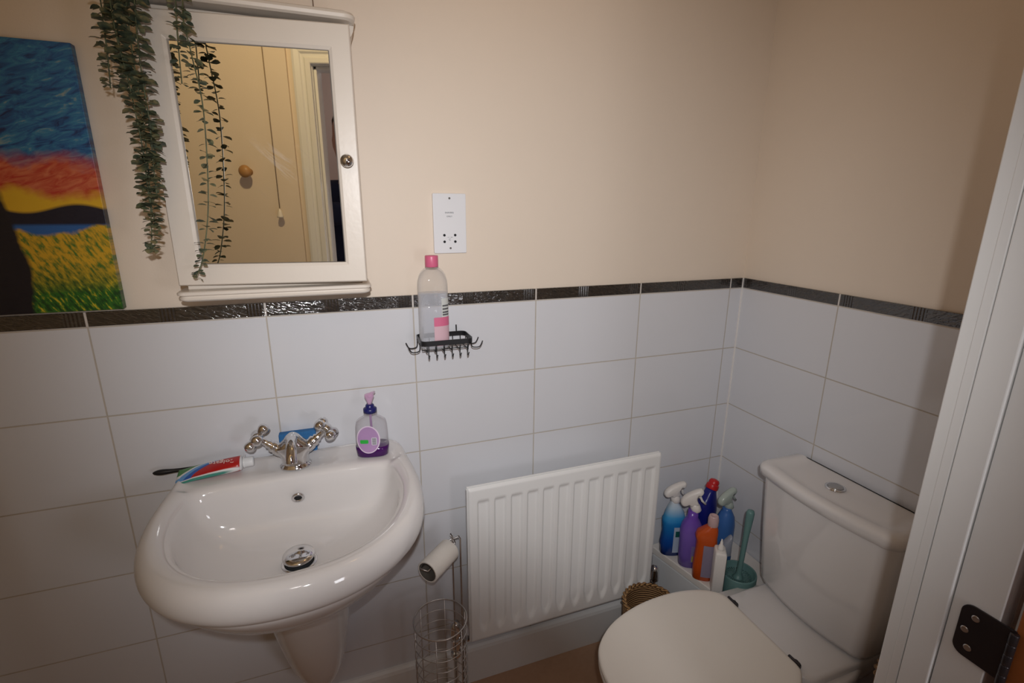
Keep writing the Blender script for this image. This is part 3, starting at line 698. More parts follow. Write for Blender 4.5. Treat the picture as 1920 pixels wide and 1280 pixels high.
def strand(pts, rad, n_leaf, size, seed):
    rnd = random.Random(seed)
    P = catmull([Vector(p) for p in pts], 10)
    st_ = MB(); st_.tube([p - po for p in P], 0.0011, 5)
    lf = MB(); L = len(P) - 1
    for k in range(n_leaf):
        f = (k + rnd.random()) / n_leaf * L; i = int(min(f, L - 1)); p = P[i].lerp(P[i + 1], f - i)
        t = (P[i + 1] - P[i]).normalized()
        for sgn in (0, PI):
            a = k * 1.57 + sgn + rnd.uniform(-0.6, 0.6)
            out = Vector((math.cos(a), math.sin(a) * 0.8 , rnd.uniform(-0.45, 0.25))).normalized()
            if out.y > 0.55: out.y *= 0.4; out.normalize()
            s_ = size * rnd.uniform(0.7, 1.15) * (1.0 if f < L * 0.85 else 0.7)
            side = out.cross(Vector((0, 0, 1))).normalized(); side = (side + Vector((0, 0, rnd.uniform(-0.5, 0.5)))).normalized()
            nn = side.cross(out).normalized()
            base = p + out * 0.002 - po
            base.y = min(base.y, 0.0)
            vs = [base]
            for u_, w_, h_ in ((0.25, 0.30, 0.03), (0.55, 0.46, 0.05), (0.82, 0.34, 0.02), (1.0, 0.0, -0.03)):
                c_ = base + out * s_ * u_ + nn * s_ * h_
                if w_ == 0: vs.append(c_)
                else: vs += [c_ - side * s_ * w_ + nn * s_ * 0.06, c_, c_ + side * s_ * w_ + nn * s_ * 0.06]
            lf.add(vs, [(0, 2, 1), (0, 3, 2), (1, 2, 5, 4), (2, 3, 6, 5), (4, 5, 8, 7), (5, 6, 9, 8), (7, 8, 10), (8, 9, 10)])
    s_obj = st_.done('stem', leaf_mat('green_stem', (0.05, 0.06, 0.03, 1), (0.09, 0.11, 0.05, 1), (0.13, 0.13, 0.06, 1)), plant)
    lf.done('leaves', LM, s_obj)
Z0 = 1.24
# left curtain of strands
T = (0.30, -0.055, 1.925)
strand([T, (0.25, -0.12, 1.94), (0.215, -0.150, 1.87), (0.205, -0.155, 1.76), (0.203, -0.155, 1.65), (0.199, -0.155, 1.56), (0.190, -0.155, 1.47), (0.181, -0.155, 1.405)], 1, 112, 0.021, 1)
strand([T, (0.24, -0.13, 1.93), (0.195, -0.160, 1.86), (0.188, -0.165, 1.77), (0.193, -0.16, 1.68), (0.196, -0.16, 1.58), (0.193, -0.16, 1.50), (0.195, -0.158, 1.45)], 1, 104, 0.020, 2)
strand([T, (0.23, -0.12, 1.93), (0.178, -0.150, 1.86), (0.172, -0.155, 1.79), (0.168, -0.155, 1.72), (0.164, -0.155, 1.675)], 1, 46, 0.019, 3)
strand([T, (0.25, -0.13, 1.93), (0.228, -0.158, 1.86), (0.218, -0.160, 1.78), (0.213, -0.158, 1.70), (0.212, -0.156, 1.62), (0.207, -0.156, 1.56), (0.204, -0.156, 1.50)], 1, 90, 0.020, 4)
strand([T, (0.24, -0.125, 1.93), (0.205, -0.145, 1.87), (0.192, -0.15, 1.80), (0.186, -0.15, 1.74), (0.190, -0.15, 1.69)], 1, 56, 0.021, 5)
# right pair in front of the mirror
strand([T, (0.292, -0.12, 1.90), (0.283, -0.152, 1.85), (0.276, -0.155, 1.79), (0.272, -0.156, 1.73), (0.270, -0.156, 1.69)], 1, 30, 0.017, 6)
strand([T, (0.297, -0.12, 1.89), (0.288, -0.160, 1.80), (0.292, -0.162, 1.74), (0.298, -0.160, 1.66), (0.292, -0.160, 1.56), (0.281, -0.160, 1.47), (0.262, -0.160, 1.39), (0.246, -0.160, 1.355)], 1, 66, 0.016, 7)

# ================================================================== shaver socket
sk = thing('shaver_socket', 'white shaver socket plate on the painted wall above the bottle', 'socket', (0.776, PT, 1.4455))
mb = MB(); mb.prism(rrect(-0.0415, 0.0415, -0.0725, 0.0725, 0.003), 0.0, 0.0095, lambda a, b, d: Vector((a, -d, b))); mb.done('faceplate', M['socketwhite'], sk, smooth=False, bevel=0.0012)
for x, z in ((-0.015, -0.028), (0.0125, -0.028), (-0.015, -0.044), (0.0125, -0.044)):
    mb = MB(); mb.lathe([(0.0032, 0.0), (0.0032, 0.0099), (0.0005, 0.0099)], 16, Matrix.Translation((x, 0, z)) @ Matrix.Rotation(PI / 2, 4, 'X')); mb.done('pin_hole', M['hole'], sk)
for z in (0.061, -0.060):
    mb = MB(); mb.lathe([(0.0026, 0.0), (0.0026, 0.0100), (0.0015, 0.0104), (0.0004, 0.0100)], 16, Matrix.Translation((0, 0, z)) @ Matrix.Rotation(PI / 2, 4, 'X')); mb.done('screw', plain('dull_screw', (0.12, 0.11, 0.10, 1), 0.4, metal=0.7), sk)
for body, z, sz in (('SHAVERS', 0.0265, 0.0055), ('ONLY', 0.0175, 0.0055), ('115V    230V', -0.0335, 0.0026)):
    lettering('printed_text', body, sz, face_mtx((-0.001, -0.0097, z), (1, 0, 0), (0, 0, 1)), M['ink'], sk)
mb = MB(); mb.tube([(-0.001 + 0.0022 * math.cos(t), -0.0098, -0.039 + 0.0022 * math.sin(t)) for t in [0.8 + k * 0.6 for k in range(9)]], 0.00035, 5); mb.done('shaver_symbol', M['ink'], sk)

# ================================================================== wire rack and micellar bottle
rack = thing('wire_soap_rack', 'black wire rack with side hooks fixed to the tiles above the basin', 'rack', (0.745, 0, 1.155))
rx0, rx1, ry0, ry1 = -0.068, 0.062, -0.0065, -0.092
def flatbar(x0, x1, y0, y1, z0, z1, r, t):
    """rounded rectangular band"""
    pts = rrect(x0, x1, y0, y1, r)
    inn = rrect(x0 + t, x1 - t, y0 + t, y1 - t, max(r - t, 0.001))
    mb = MB(); n = len(pts)
    rings = [[Vector((x, y, z0)) for x, y in pts], [Vector((x, y, z1)) for x, y in pts], [Vector((x, y, z1)) for x, y in inn], [Vector((x, y, z0)) for x, y in inn], [Vector((x, y, z0)) for x, y in pts]]
    return mb.loft(rings, cap=False)
flatbar(rx0, rx1, ry1, ry0, 0.004, 0.016, 0.014, 0.0022).done('rim_band', M['black'], rack, smooth=False)
mb = MB()
for k in range(6):
    x = rx0 + 0.014 + k * 0.0205
    mb.tube([(x, ry1 + 0.001, 0.008), (x, ry1 + 0.003, -0.012), (x, -0.05, -0.012), (x, ry0 - 0.004, -0.012), (x, ry0 - 0.001, 0.008)], 0.0013, 6)
for y in (-0.03, -0.065): mb.tube([(rx0 + 0.004, y, 0.006), (rx0 + 0.006, y, -0.013), (rx1 - 0.006, y, -0.013), (rx1 - 0.004, y, 0.006)], 0.0013, 6)
mb.done('wire_tray', M['black'], rack)
mb = MB(); 
for k in range(2):
    x = rx0 + 0.02 + k * 0.088
    mb.tube([(x, -0.0015, 0.032), (x, -0.003, 0.012), (x, -0.006, 0.006)], 0.0018, 6)
mb.box(rx0 + 0.010, rx1 - 0.010, -0.0025, 0, 0.006, 0.012)
mb.done('wall_fixing', M['black'], rack)
for k in range(6):
    x = rx0 + 0.018 + k * 0.0195
    mb = MB(); mb.tube([(x, ry1 + 0.002, 0.006), (x - 0.001, ry1 + 0.001, -0.020), (x - 0.001, ry1 - 0.004, -0.026), (x - 0.001, ry1 - 0.013, -0.016)], 0.0013, 6, smooth_n=3); mb.done('front_hook', M['black'], rack)
for sx, xx in ((-1, rx0), (1, rx1)):
    for yo in (-0.030, -0.070):
        mb = MB(); mb.tube([(xx, yo, 0.008), (xx + sx * 0.001, yo, -0.010), (xx + sx * 0.010, yo - 0.002, -0.014), (xx + sx * 0.022, yo - 0.003, -0.012), (xx + sx * 0.029, yo - 0.004, 0.002)], 0.0015, 6, smooth_n=3); mb.done('side_hook', M['black'], rack)

mic = thing('micellar_water_bottle', 'clear bottle with a pink cap and pink label standing in the wire rack', 'bottle', (0.716, -0.055, 1.1442), 0.0)
rings = [se(0, 0, z, a, b, 2.6, 48) for z, a, b in ((0, 0.031, 0.020), (0.002, 0.035, 0.0235), (0.010, 0.0365, 0.025), (0.10, 0.0365, 0.025), (0.165, 0.0365, 0.025), (0.180, 0.0355, 0.024))] + [se(0, 0, z, a, b, 2.0, 48) for z, a, b in ((0.192, 0.0325, 0.0225), (0.203, 0.0265, 0.0195), (0.210, 0.0195, 0.0165), (0.213, 0.0130, 0.0130), (0.222, 0.0125, 0.0125))]
K = 0.945
rings = [[Vector((v.x, v.y, v.z * K)) for v in r] for r in rings]
MB().loft(rings).done('bottle_body', clear('clear_bottle_plastic', (0.80, 0.80, 0.80, 1), alpha=0.05), mic)
rings = [se(0, 0, z * K, a, b, 2.6, 48) for z, a, b in ((0.002, 0.029, 0.018), (0.004, 0.0335, 0.022), (0.012, 0.0350, 0.0235), (0.10, 0.0350, 0.0235), (0.148, 0.0350, 0.0235))]
MB().loft(rings).done('liquid', clear('clear_water', (0.86, 0.88, 0.95, 1), alpha=0.22), mic)
mb = MB(); mb.lathe([(0.0150, 0.214 * K), (0.0158, 0.216 * K), (0.0158, 0.240 * K), (0.0150, 0.2425 * K), (0.0005, 0.2425 * K)], 36); mb.done('cap', plain('pink_cap', (0.66, 0.135, 0.25, 1), 0.35), mic)
def mic_front(x, z, d=0.0005):
    a, b, p = 0.0365 + d, 0.025 + d, 2.6
    return Vector((x, -b * (max(0, 1 - abs(x / a) ** p)) ** (1 / p), z))
def quad_patch(surf, x0, x1, z0, z1, n=16, m_=4):
    vs = []; fs = []
    for j in range(m_ + 1):
        for i in range(n + 1): vs.append(surf(x0 + (x1 - x0) * i / n, z0 + (z1 - z0) * j / m_))
    for j in range(m_):
        for i in range(n): a = j * (n + 1) + i; fs.append((a, a + 1, a + n + 2, a + n + 1))
    return vs, fs
vs, fs = quad_patch(lambda x, z: mic_front(x, z, 0.0006), -0.004, 0.0355, 0.010, 0.062); link_mesh('lower_label', vs, fs, plain('pale_pink_label', (0.66, 0.44, 0.50, 1), 0.4), mic)
vs, fs = quad_patch(lambda x, z: mic_front(x, z, 0.0010), -0.004, 0.0357, 0.060, 0.082); link_mesh('pink_label_band', vs, fs, plain('pink_label', (0.66, 0.15, 0.27, 1), 0.4), mic)
vs, fs = quad_patch(lambda x, z: mic_front(x, z, 0.0010), -0.003, 0.0355, 0.012, 0.017); link_mesh('pink_label_band', vs, fs, plain('pink_label_lower', (0.66, 0.15, 0.27, 1), 0.4), mic)
vs, fs = quad_patch(lambda x, z: mic_front(x, z, 0.0006), 0.016, 0.0355, 0.082, 0.128); link_mesh('upper_label', vs, fs, plain('white_label', (0.60, 0.62, 0.60, 1), 0.4), mic)
mb = MB()
for z in (0.108, 0.100, 0.092, 0.086):
    vs, fs = quad_patch(lambda x, zz: mic_front(x, zz, 0.0010), 0.018, 0.034, z, z + 0.0038, 10, 1); mb.add(vs, fs)
mb.done('label_print', M['ink'], mic)

# ================================================================== radiator
RX0, RX1, RY, RZ0, RZ1 = 0.777, 1.389, -0.117, 0.264, 0.766
rad = thing('radiator', 'white panel radiator with vertical flutes below the socket', 'radiator', ((RX0 + RX1) / 2, RY, RZ0))
def rad_front():
    NX, NZ = 300, 90; W = RX1 - RX0; H = RZ1 - RZ0; vs = []; fs = []
    pitch = (W - 0.034) / 12
    def sm(t): t = max(0, min(1, t)); return t * t * (3 - 2 * t)
    for j in range(NZ + 1):
        z = H * j / NZ
        for i in range(NX + 1):
            x = W * i / NX
            k = (x - 0.024) / pitch; c = (k - math.floor(k)) * pitch if 0 <= k < 12 else 99
            hw = 0.0145; dx = abs(c - 0.020)
            d = 0
            if 0 <= k < 12 and dx < hw + 0.004:
                g = sm((H - 0.042 - z) / 0.006)                      # square top end
                zb = 0.036 + 0.024 * (dx / hw) ** 2                  # rounded lower end
                g *= sm((z - zb + 0.012) / 0.026)
                d = 0.0072 * sm((hw + 0.004 - dx) / 0.0065) * g
            edge = min(x, W - x, z, H - z)
            d += 0.006 * (1 - sm(edge / 0.007)) ** 2
            vs.append((x - W / 2, d, z))
    for j in range(NZ):
        for i in range(NX): a = j * (NX + 1) + i; fs.append((a, a + 1, a + NX + 2, a + NX + 1))
    return vs, fs
vs, fs = rad_front(); link_mesh('fluted_panel', vs, fs, M['radiator'], rad)
W2 = (RX1 - RX0) / 2; H_ = RZ1 - RZ0
MB().box(-W2 + 0.0005, W2 - 0.0005, 0.0115, 0.018, 0.0005, H_ - 0.0005).done('back_plate', M['radiator'], rad, smooth=False, bevel=0.002)
for x in (-W2, W2): MB().box(x - 0.003 if x > 0 else x - 0.001, x + 0.001 if x > 0 else x + 0.003, 0.005, 0.018, 0.004, H_ - 0.006).done('side_seam', M['radiator'], rad, smooth=False, bevel=0.001)
mb = MB()
for k in range(30):
    x = -W2 + 0.03 + k * (2 * W2 - 0.06) / 29; mb.box(x - 0.004, x + 0.004, 0.018, 0.055, 0.06, H_ - 0.06)
mb.done('convector_fins', M['radiator'], rad, smooth=False)
for x in (-0.18, 0.18):
    for za in (0.10, H_ - 0.12): MB().box(x - 0.015, x + 0.015, 0.018, 0.1165, za, za + 0.03).done('wall_bracket', M['radiator'], rad, smooth=False)
def valve(name, label, x, sx):
    v = thing(name, label, 'radiator valve', (x, RY + 0.022, 0.0))
    mb = MB(); mb.lathe([(0.0075, 0), (0.0075, 0.235)], 16); mb.done('copper_pipe', plain('painted_pipe', (0.6, 0.55, 0.5, 1), 0.4), v)
    mb = MB(); mb.lathe([(0.010, 0.215), (0.015, 0.217), (0.015, 0.232), (0.011, 0.236), (0.011, 0.244), (0.0145, 0.246), (0.0145, 0.275), (0.011, 0.280), (0.009, 0.285)], 8); mb.done('valve_body', M['chrome'], v, smooth=False)
    mb = MB(); mb.lathe([(0.012, 0.283), (0.0165, 0.287), (0.0165, 0.300), (0.0145, 0.322), (0.011, 0.334), (0.004, 0.338)], 22); mb.done('valve_cap', M['chrome'], v)
    mb = MB(); a, b = (0.010, abs(x - (RX0 if sx > 0 else RX1)) + 0.0); mb.lathe([(0.0085, a), (0.014, a + 0.003), (0.014, a + 0.012), (0.0085, a + 0.014), (0.0085, b)], 16, Matrix.Translation((0, 0, 0.293 - 0.03)) @ Matrix.Rotation(sx * PI / 2, 4, 'Y')); mb.done('union_nut', M['chrome'], v)
valve('radiator_valve', 'chrome radiator valve at the lower left corner, seen behind the wire toilet roll stand', 0.738, 1)
valve('radiator_valve', 'chrome radiator valve at the lower right corner, beside the white storage box', 1.418, -1)

# ================================================================== toilet roll stand
SX, SY = 0.680, -0.182
stand = thing('toilet_roll_stand', 'chrome wire toilet roll stand with a round cage, left of the radiator', 'toilet roll holder', (SX, SY, 0))
RR = 0.069; mb = MB()
def ringpts(z, r=RR, n=40): return [(r * math.cos(2 * PI * k / n), r * math.sin(2 * PI * k / n), z) for k in range(n)]
mb.tube(ringpts(0.443), 0.0020, 8, closed=True)
for k in range(1, 13): mb.tube(ringpts(0.443 - k * 0.034, RR - 0.0005), 0.0013, 6, closed=True)
for k in range(6):
    t = 2 * PI * (k + 0.15) / 6; mb.tube([(RR * math.cos(t), RR * math.sin(t), 0.443), (RR * math.cos(t), RR * math.sin(t), 0.012)], 0.0014, 6)
mb.done('wire_cage', M['wire'], stand)
mb = MB(); mb.lathe([(0.078, 0.0), (0.080, 0.002), (0.080, 0.008), (0.076, 0.011), (0.001, 0.012)], 40); mb.done('base', M['wire'], stand)
mb = MB()
# two uprights at the back whose tops fold over and run forward as the roll arm
A0 = Vector((0.724, -0.118, 0.598)) - Vector((SX, SY, 0)); A1 = Vector((0.652, -0.180, 0.594)) - Vector((SX, SY, 0))
ax = (A1 - A0).normalized(); sd = ax.cross(Vector((0, 0, 1))).normalized()
u1, u2 = Vector((0.0500, 0.054, 0.012)), Vector((0.0680, 0.038, 0.012))
pts = [u1, Vector((u1.x, u1.y, 0.60)), Vector((u1.x, u1.y, 0.645)), Vector((u1.x - 0.004, u1.y, 0.652)), A0 + sd * -0.010 - ax * 0.012 + Vector((0, 0, 0.016)), A0 + sd * -0.010 + Vector((0, 0, 0.014)), A1 + sd * -0.012 + Vector((0, 0, 0.016)) + ax * 0.012,
       A1 + ax * 0.022 + Vector((0, 0, 0.026)), A1 + sd * 0.012 + Vector((0, 0, 0.016)) + ax * 0.012, A0 + sd * 0.010 + Vector((0, 0, 0.014)), A0 + sd * 0.010 - ax * 0.012 + Vector((0, 0, 0.016)), Vector((u2.x - 0.004, u2.y, 0.652)), Vector((u2.x, u2.y, 0.645)), Vector((u2.x, u2.y, 0.60)), u2]
mb.tube(pts, 0.0020, 8); mb.done('upright_arm', M['wire'], stand)
roll = thing('toilet_roll', 'nearly finished white toilet roll on the arm of the wire stand', 'toilet roll', (SX + (A0.x + A1.x) / 2, SY + (A0.y + A1.y) / 2, (A0.z + A1.z) / 2))
q = ax.to_track_quat('Z', 'Y').to_matrix().to_4x4()
LR = (A1 - A0).length / 2
mb = MB(); mb.lathe([(0.0255, -LR), (0.0295, -LR), (0.030, -LR + 0.001), (0.030, LR - 0.001), (0.0295, LR), (0.0255, LR), (0.0255, -LR)], 48, q, cap=False); mb.done('paper', plain('white_tissue', (0.80, 0.76, 0.70, 1), 0.9, bumps=0.2, bscale=300), roll)
mb = MB(); mb.lathe([(0.0245, -LR), (0.0255, -LR), (0.0255, LR + 0.0002), (0.0245, LR + 0.0002), (0.0245, -LR)], 40, q, cap=False); mb.done('cardboard_core', plain('shade_darkened_cardboard', (0.10, 0.085, 0.07, 1), 0.9), roll)  # core colour darkened to give the shade inside the roll

# ================================================================== storage box + cleaning products
BT = 0.36
bx = thing('storage_box', 'white plastic storage box in the corner, cleaning bottles standing on its lid', 'box', (1.59, -0.145, 0))
outl = [(1.447, -0.022), (1.735, -0.022), (1.735, -0.306), (1.506, -0.306)]
def shrink(o, k): c = Vector((sum(p[0] for p in o) / 4, sum(p[1] for p in o) / 4)); return [(c.x + (x - c.x) * k - 1.59, c.y + (y - c.y) * k + 0.145) for x, y in o]
rings = [[Vector((x, y, z)) for x, y in shrink(outl, k)] for z, k in ((0.001, 0.94), (0.334, 0.965))]
MB().loft(rings).done('tub', plain('white_plastic_tub', (0.68, 0.70, 0.72, 1), 0.4), bx, smooth=False, bevel=0.008)
rings = [[Vector((x, y, z)) for x, y in shrink(outl, k)] for z, k in ((0.334, 0.995), (0.352, 1.0), (BT, 1.0))]
MB().loft(rings).done('lid', plain('white_plastic_lid', (0.76, 0.73, 0.69, 1), 0.4), bx, smooth=False, bevel=0.003)

def trigger_head(parent, z, mat, tilt=0.0, ang=0.0, mat2=None, s=1.0):
    """side profile of a spray head, extruded and rounded; nozzle towards local +x"""
    prof = [(-0.034, 0.000), (-0.040, 0.012), (-0.034, 0.026), (-0.018, 0.038), (0.006, 0.046), (0.030, 0.050), (0.040, 0.047), (0.041, 0.036), (0.032, 0.033), (0.018, 0.026), (0.013, 0.010), (0.012, -0.006), (-0.012, -0.006), (-0.018, 0.002)]
    R_ = Matrix.Translation((0, 0, z)) @ Matrix.Rotation(ang, 4, 'Z') @ Matrix.Rotation(-tilt, 4, 'Y') @ Matrix.Scale(s, 4)
    mb = MB(); P = [Vector((a, b, 0)) for a, b in prof]; P = catmull(P, 4, True)
    rings = []
    for dy, k in ((-0.0125, 0.72), (-0.0105, 0.90), (-0.005, 1.0), (0.005, 1.0), (0.0105, 0.90), (0.0125, 0.72)):
        rings.append([R_ @ Vector((0.0 + (p.x - 0.0) * k + (1 - k) * 0.0, dy, 0.018 + (p.y - 0.018) * k)) for p in P])
    mb.loft(rings); h = mb.done('spray_head', mat, parent)
    mb = MB(); mb.tube([R_ @ Vector(p) for p in ((0.018, 0, 0.026), (0.027, 0, 0.016), (0.028, 0, 0.004), (0.034, 0, -0.012))], [0.005, 0.0045, 0.004, 0.003], 10, smooth_n=1) if False else mb.tube([R_ @ Vector(p) for p in ((0.016, 0, 0.028), (0.026, 0, 0.018), (0.027, 0, 0.004), (0.034, 0, -0.012))], [0.005, 0.0045, 0.004, 0.003], 10)
    mb.done('trigger', mat2 or mat, parent)
    mb = MB(); mb.lathe([(0.0145, -0.030), (0.0160, -0.028), (0.0160, -0.010), (0.0135, -0.006), (0.0120, 0.004)], 26, R_); mb.done('collar', mat, parent)
    return h
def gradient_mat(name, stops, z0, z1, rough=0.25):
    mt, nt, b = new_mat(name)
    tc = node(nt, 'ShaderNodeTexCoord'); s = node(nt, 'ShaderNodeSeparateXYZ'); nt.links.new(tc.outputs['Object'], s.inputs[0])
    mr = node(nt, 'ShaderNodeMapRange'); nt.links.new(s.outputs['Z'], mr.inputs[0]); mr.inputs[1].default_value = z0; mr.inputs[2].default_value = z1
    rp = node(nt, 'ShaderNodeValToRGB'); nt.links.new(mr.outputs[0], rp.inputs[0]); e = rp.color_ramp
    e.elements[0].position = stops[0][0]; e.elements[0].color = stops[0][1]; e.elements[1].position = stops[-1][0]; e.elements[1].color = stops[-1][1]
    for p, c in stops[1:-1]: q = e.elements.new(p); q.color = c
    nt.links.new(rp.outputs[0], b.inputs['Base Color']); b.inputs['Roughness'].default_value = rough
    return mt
white_pl = plain('white_plastic', (0.74, 0.71, 0.68, 1), 0.35)
def bottle_body(parent, prof, mat, p=2.6, name='bottle_body'):
    rings = [se(cx, 0, z, a, b, p, 44) for z, a, b, cx in prof]
    return MB().loft(rings).done(name, mat, parent)
def side_label(parent, a, b, p, x0, x1, z0, z1, mat, name='label', cx=0.0, d=0.0006, sgn=-1):
    vs, fs = quad_patch(lambda x, z: Vector((cx + x, sgn * (b + d) * (max(0, 1 - abs(x / (a + d)) ** p)) ** (1 / p), z)), x0, x1, z0, z1, 14, 6)
    return link_mesh(name, vs, fs, mat, parent)
# 1 window cleaner, blue
b1 = thing('spray_bottle', 'blue spray bottle with a white trigger head, nearest the radiator', 'spray bottle', (1.489, -0.075, BT), -0.35); b1.scale = (0.95, 0.95, 0.83)
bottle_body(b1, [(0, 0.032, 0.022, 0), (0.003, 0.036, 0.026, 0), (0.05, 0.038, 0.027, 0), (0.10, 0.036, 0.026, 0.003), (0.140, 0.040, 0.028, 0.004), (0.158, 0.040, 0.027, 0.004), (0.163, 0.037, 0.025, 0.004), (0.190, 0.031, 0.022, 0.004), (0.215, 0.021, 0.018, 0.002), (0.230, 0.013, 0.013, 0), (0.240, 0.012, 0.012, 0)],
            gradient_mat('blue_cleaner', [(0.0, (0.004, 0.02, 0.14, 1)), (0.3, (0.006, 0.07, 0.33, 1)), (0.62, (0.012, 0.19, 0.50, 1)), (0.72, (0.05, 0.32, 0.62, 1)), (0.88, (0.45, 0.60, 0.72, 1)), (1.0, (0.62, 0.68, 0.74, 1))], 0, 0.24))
side_label(b1, 0.038, 0.0275, 2.6, -0.004, 0.034, 0.02, 0.135, plain('pale_blue_label', (0.42, 0.50, 0.62, 1), 0.4), cx=0.002, d=0.0012)
side_label(b1, 0.038, 0.0275, 2.6, 0.002, 0.030, 0.092, 0.118, plain('green_label_block', (0.01, 0.10, 0.09, 1), 0.4), 'label_block', cx=0.002, d=0.0018)
trigger_head(b1, 0.262, white_pl, 0.12, 0.2)
# 2 purple
b2 = thing('spray_bottle', 'purple spray bottle with a white trigger head, second from the radiator', 'spray bottle', (1.508, -0.143, BT), -0.5); b2.scale = (0.92, 0.92, 0.85)
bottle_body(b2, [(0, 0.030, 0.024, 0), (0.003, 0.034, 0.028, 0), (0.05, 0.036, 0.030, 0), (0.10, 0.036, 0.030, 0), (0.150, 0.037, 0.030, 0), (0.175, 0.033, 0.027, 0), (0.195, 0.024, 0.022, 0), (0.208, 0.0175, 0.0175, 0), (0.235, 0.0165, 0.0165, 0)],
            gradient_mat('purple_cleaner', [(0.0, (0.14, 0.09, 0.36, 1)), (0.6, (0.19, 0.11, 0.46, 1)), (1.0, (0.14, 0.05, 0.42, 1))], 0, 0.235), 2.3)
side_label(b2, 0.036, 0.030, 2.3, 0.000, 0.030, 0.03, 0.10, plain('lilac_label', (0.20, 0.16, 0.36, 1), 0.4), d=0.001)
side_label(b2, 0.036, 0.030, 2.3, 0.004, 0.020, 0.034, 0.058, plain('yellow_flower_print', (0.42, 0.36, 0.06, 1), 0.4), 'label_block', d=0.0016)
trigger_head(b2, 0.262, white_pl, 0.35, 0.0, s=1.05)
# 3 navy toilet cleaner with red cap at the back
b3 = thing('toilet_cleaner_bottle', 'dark blue bottle with a red cap, standing at the back in the corner', 'bottle', (1.600, -0.100, BT), 0.2); b3.scale = (1, 1, 0.90)
navy_m = plain('navy_plastic', (0.008, 0.012, 0.17, 1), 0.3)
bottle_body(b3, [(0, 0.030, 0.020, 0), (0.003, 0.034, 0.024, 0), (0.10, 0.036, 0.025, 0), (0.17, 0.038, 0.026, 0), (0.205, 0.036, 0.024, 0.0), (0.228, 0.026, 0.020, 0.006), (0.245, 0.018, 0.016, 0.012), (0.258, 0.0155, 0.0150, 0.016)], navy_m, 2.6)
mb = MB(); mb.lathe([(0.019, -0.004), (0.0205, 0.0), (0.0195, 0.012), (0.016, 0.016), (0.0165, 0.024), (0.013, 0.031), (0.004, 0.034)], 12, Matrix.Translation((0.017, 0, 0.256)) @ Matrix.Rotation(0.45, 4, 'Y')); mb.done('cap', plain('red_cap', (0.50, 0.012, 0.015, 1), 0.35), b3, autosmooth=30)
# 4 orange
b4 = thing('orange_cleaner_bottle', 'orange bottle with a bent neck and a translucent pinkish cap', 'bottle', (1.508, -0.209, BT), -0.62); b4.scale = (0.84, 0.84, 1.0)
or_m = plain('orange_plastic', (0.50, 0.075, 0.010, 1), 0.3)
prof = [(0, 0.030, 0.022, 0), (0.003, 0.034, 0.026, 0), (0.05, 0.036, 0.028, 0.0), (0.10, 0.034, 0.027, 0.002), (0.135, 0.036, 0.027, 0.004), (0.150, 0.038, 0.028, 0.000), (0.165, 0.036, 0.026, 0.003), (0.178, 0.026, 0.022, 0.012), (0.188, 0.0175, 0.0165, 0.017), (0.192, 0.015, 0.015, 0.018)]
bottle_body(b4, prof, or_m, 2.8)
side_label(b4, 0.036, 0.028, 2.8, -0.010, 0.030, 0.018, 0.130, plain('grey_label', (0.26, 0.22, 0.30, 1), 0.4), d=0.001, cx=0.002)
mb = MB(); mb.lathe([(0.0175, 0.190), (0.0185, 0.192), (0.0185, 0.214), (0.0165, 0.220), (0.0155, 0.224), (0.010, 0.225), (0.008, 0.221), (0.001, 0.221)], 28, Matrix.Translation((0.018, 0, 0))); mb.done('cap', plain('pinkish_cap', (0.52, 0.36, 0.36, 1), 0.3), b4)
# 5 white flask
b5 = thing('white_flask', 'white square-shouldered flask with a thin nozzle and dark green label', 'bottle', (1.512, -0.268, BT), -0.62); b5.scale = (0.80, 0.72, 1.0)
rings = [se(0, 0, z, a, b, 8, 44) for z, a, b in ((0, 0.019, 0.031), (0.003, 0.0205, 0.033), (0.135, 0.0205, 0.033), (0.141, 0.0185, 0.031), (0.143, 0.015, 0.027))]
MB().loft(rings).done('bottle_body', white_pl, b5)
mb = MB(); mb.lathe([(0.011, 0.142), (0.011, 0.150), (0.0085, 0.152), (0.0085, 0.158), (0.0055, 0.160), (0.0045, 0.170), (0.003, 0.171), (0.0025, 0.178), (0.0005, 0.179)], 22); mb.done('nozzle', white_pl, b5)
mb = MB().box(0.0207, 0.0213, -0.028, 0.028, 0.006, 0.128); mb.done('label', plain('dark_green_label', (0.015, 0.030, 0.022, 1), 0.5), b5, smooth=False)
# 6 blue with clear trigger
b6 = thing('spray_bottle', 'light blue spray bottle with a translucent green trigger head, beside the toilet brush', 'spray bottle', (1.634, -0.155, BT), 0.1); b6.scale = (0.95, 0.95, 0.84)
bottle_body(b6, [(0, 0.028, 0.024, 0), (0.003, 0.032, 0.027, 0), (0.08, 0.033, 0.028, 0), (0.15, 0.033, 0.028, 0), (0.185, 0.028, 0.025, 0), (0.205, 0.019, 0.019, 0), (0.215, 0.0145, 0.0145, 0), (0.225, 0.0145, 0.0145, 0)], plain('cornflower_plastic', (0.05, 0.15, 0.42, 1), 0.3), 2.2)
trigger_head(b6, 0.250, plain('pale_green_plastic', (0.40, 0.46, 0.42, 1), 0.25), 0.30, -0.1, s=0.95)
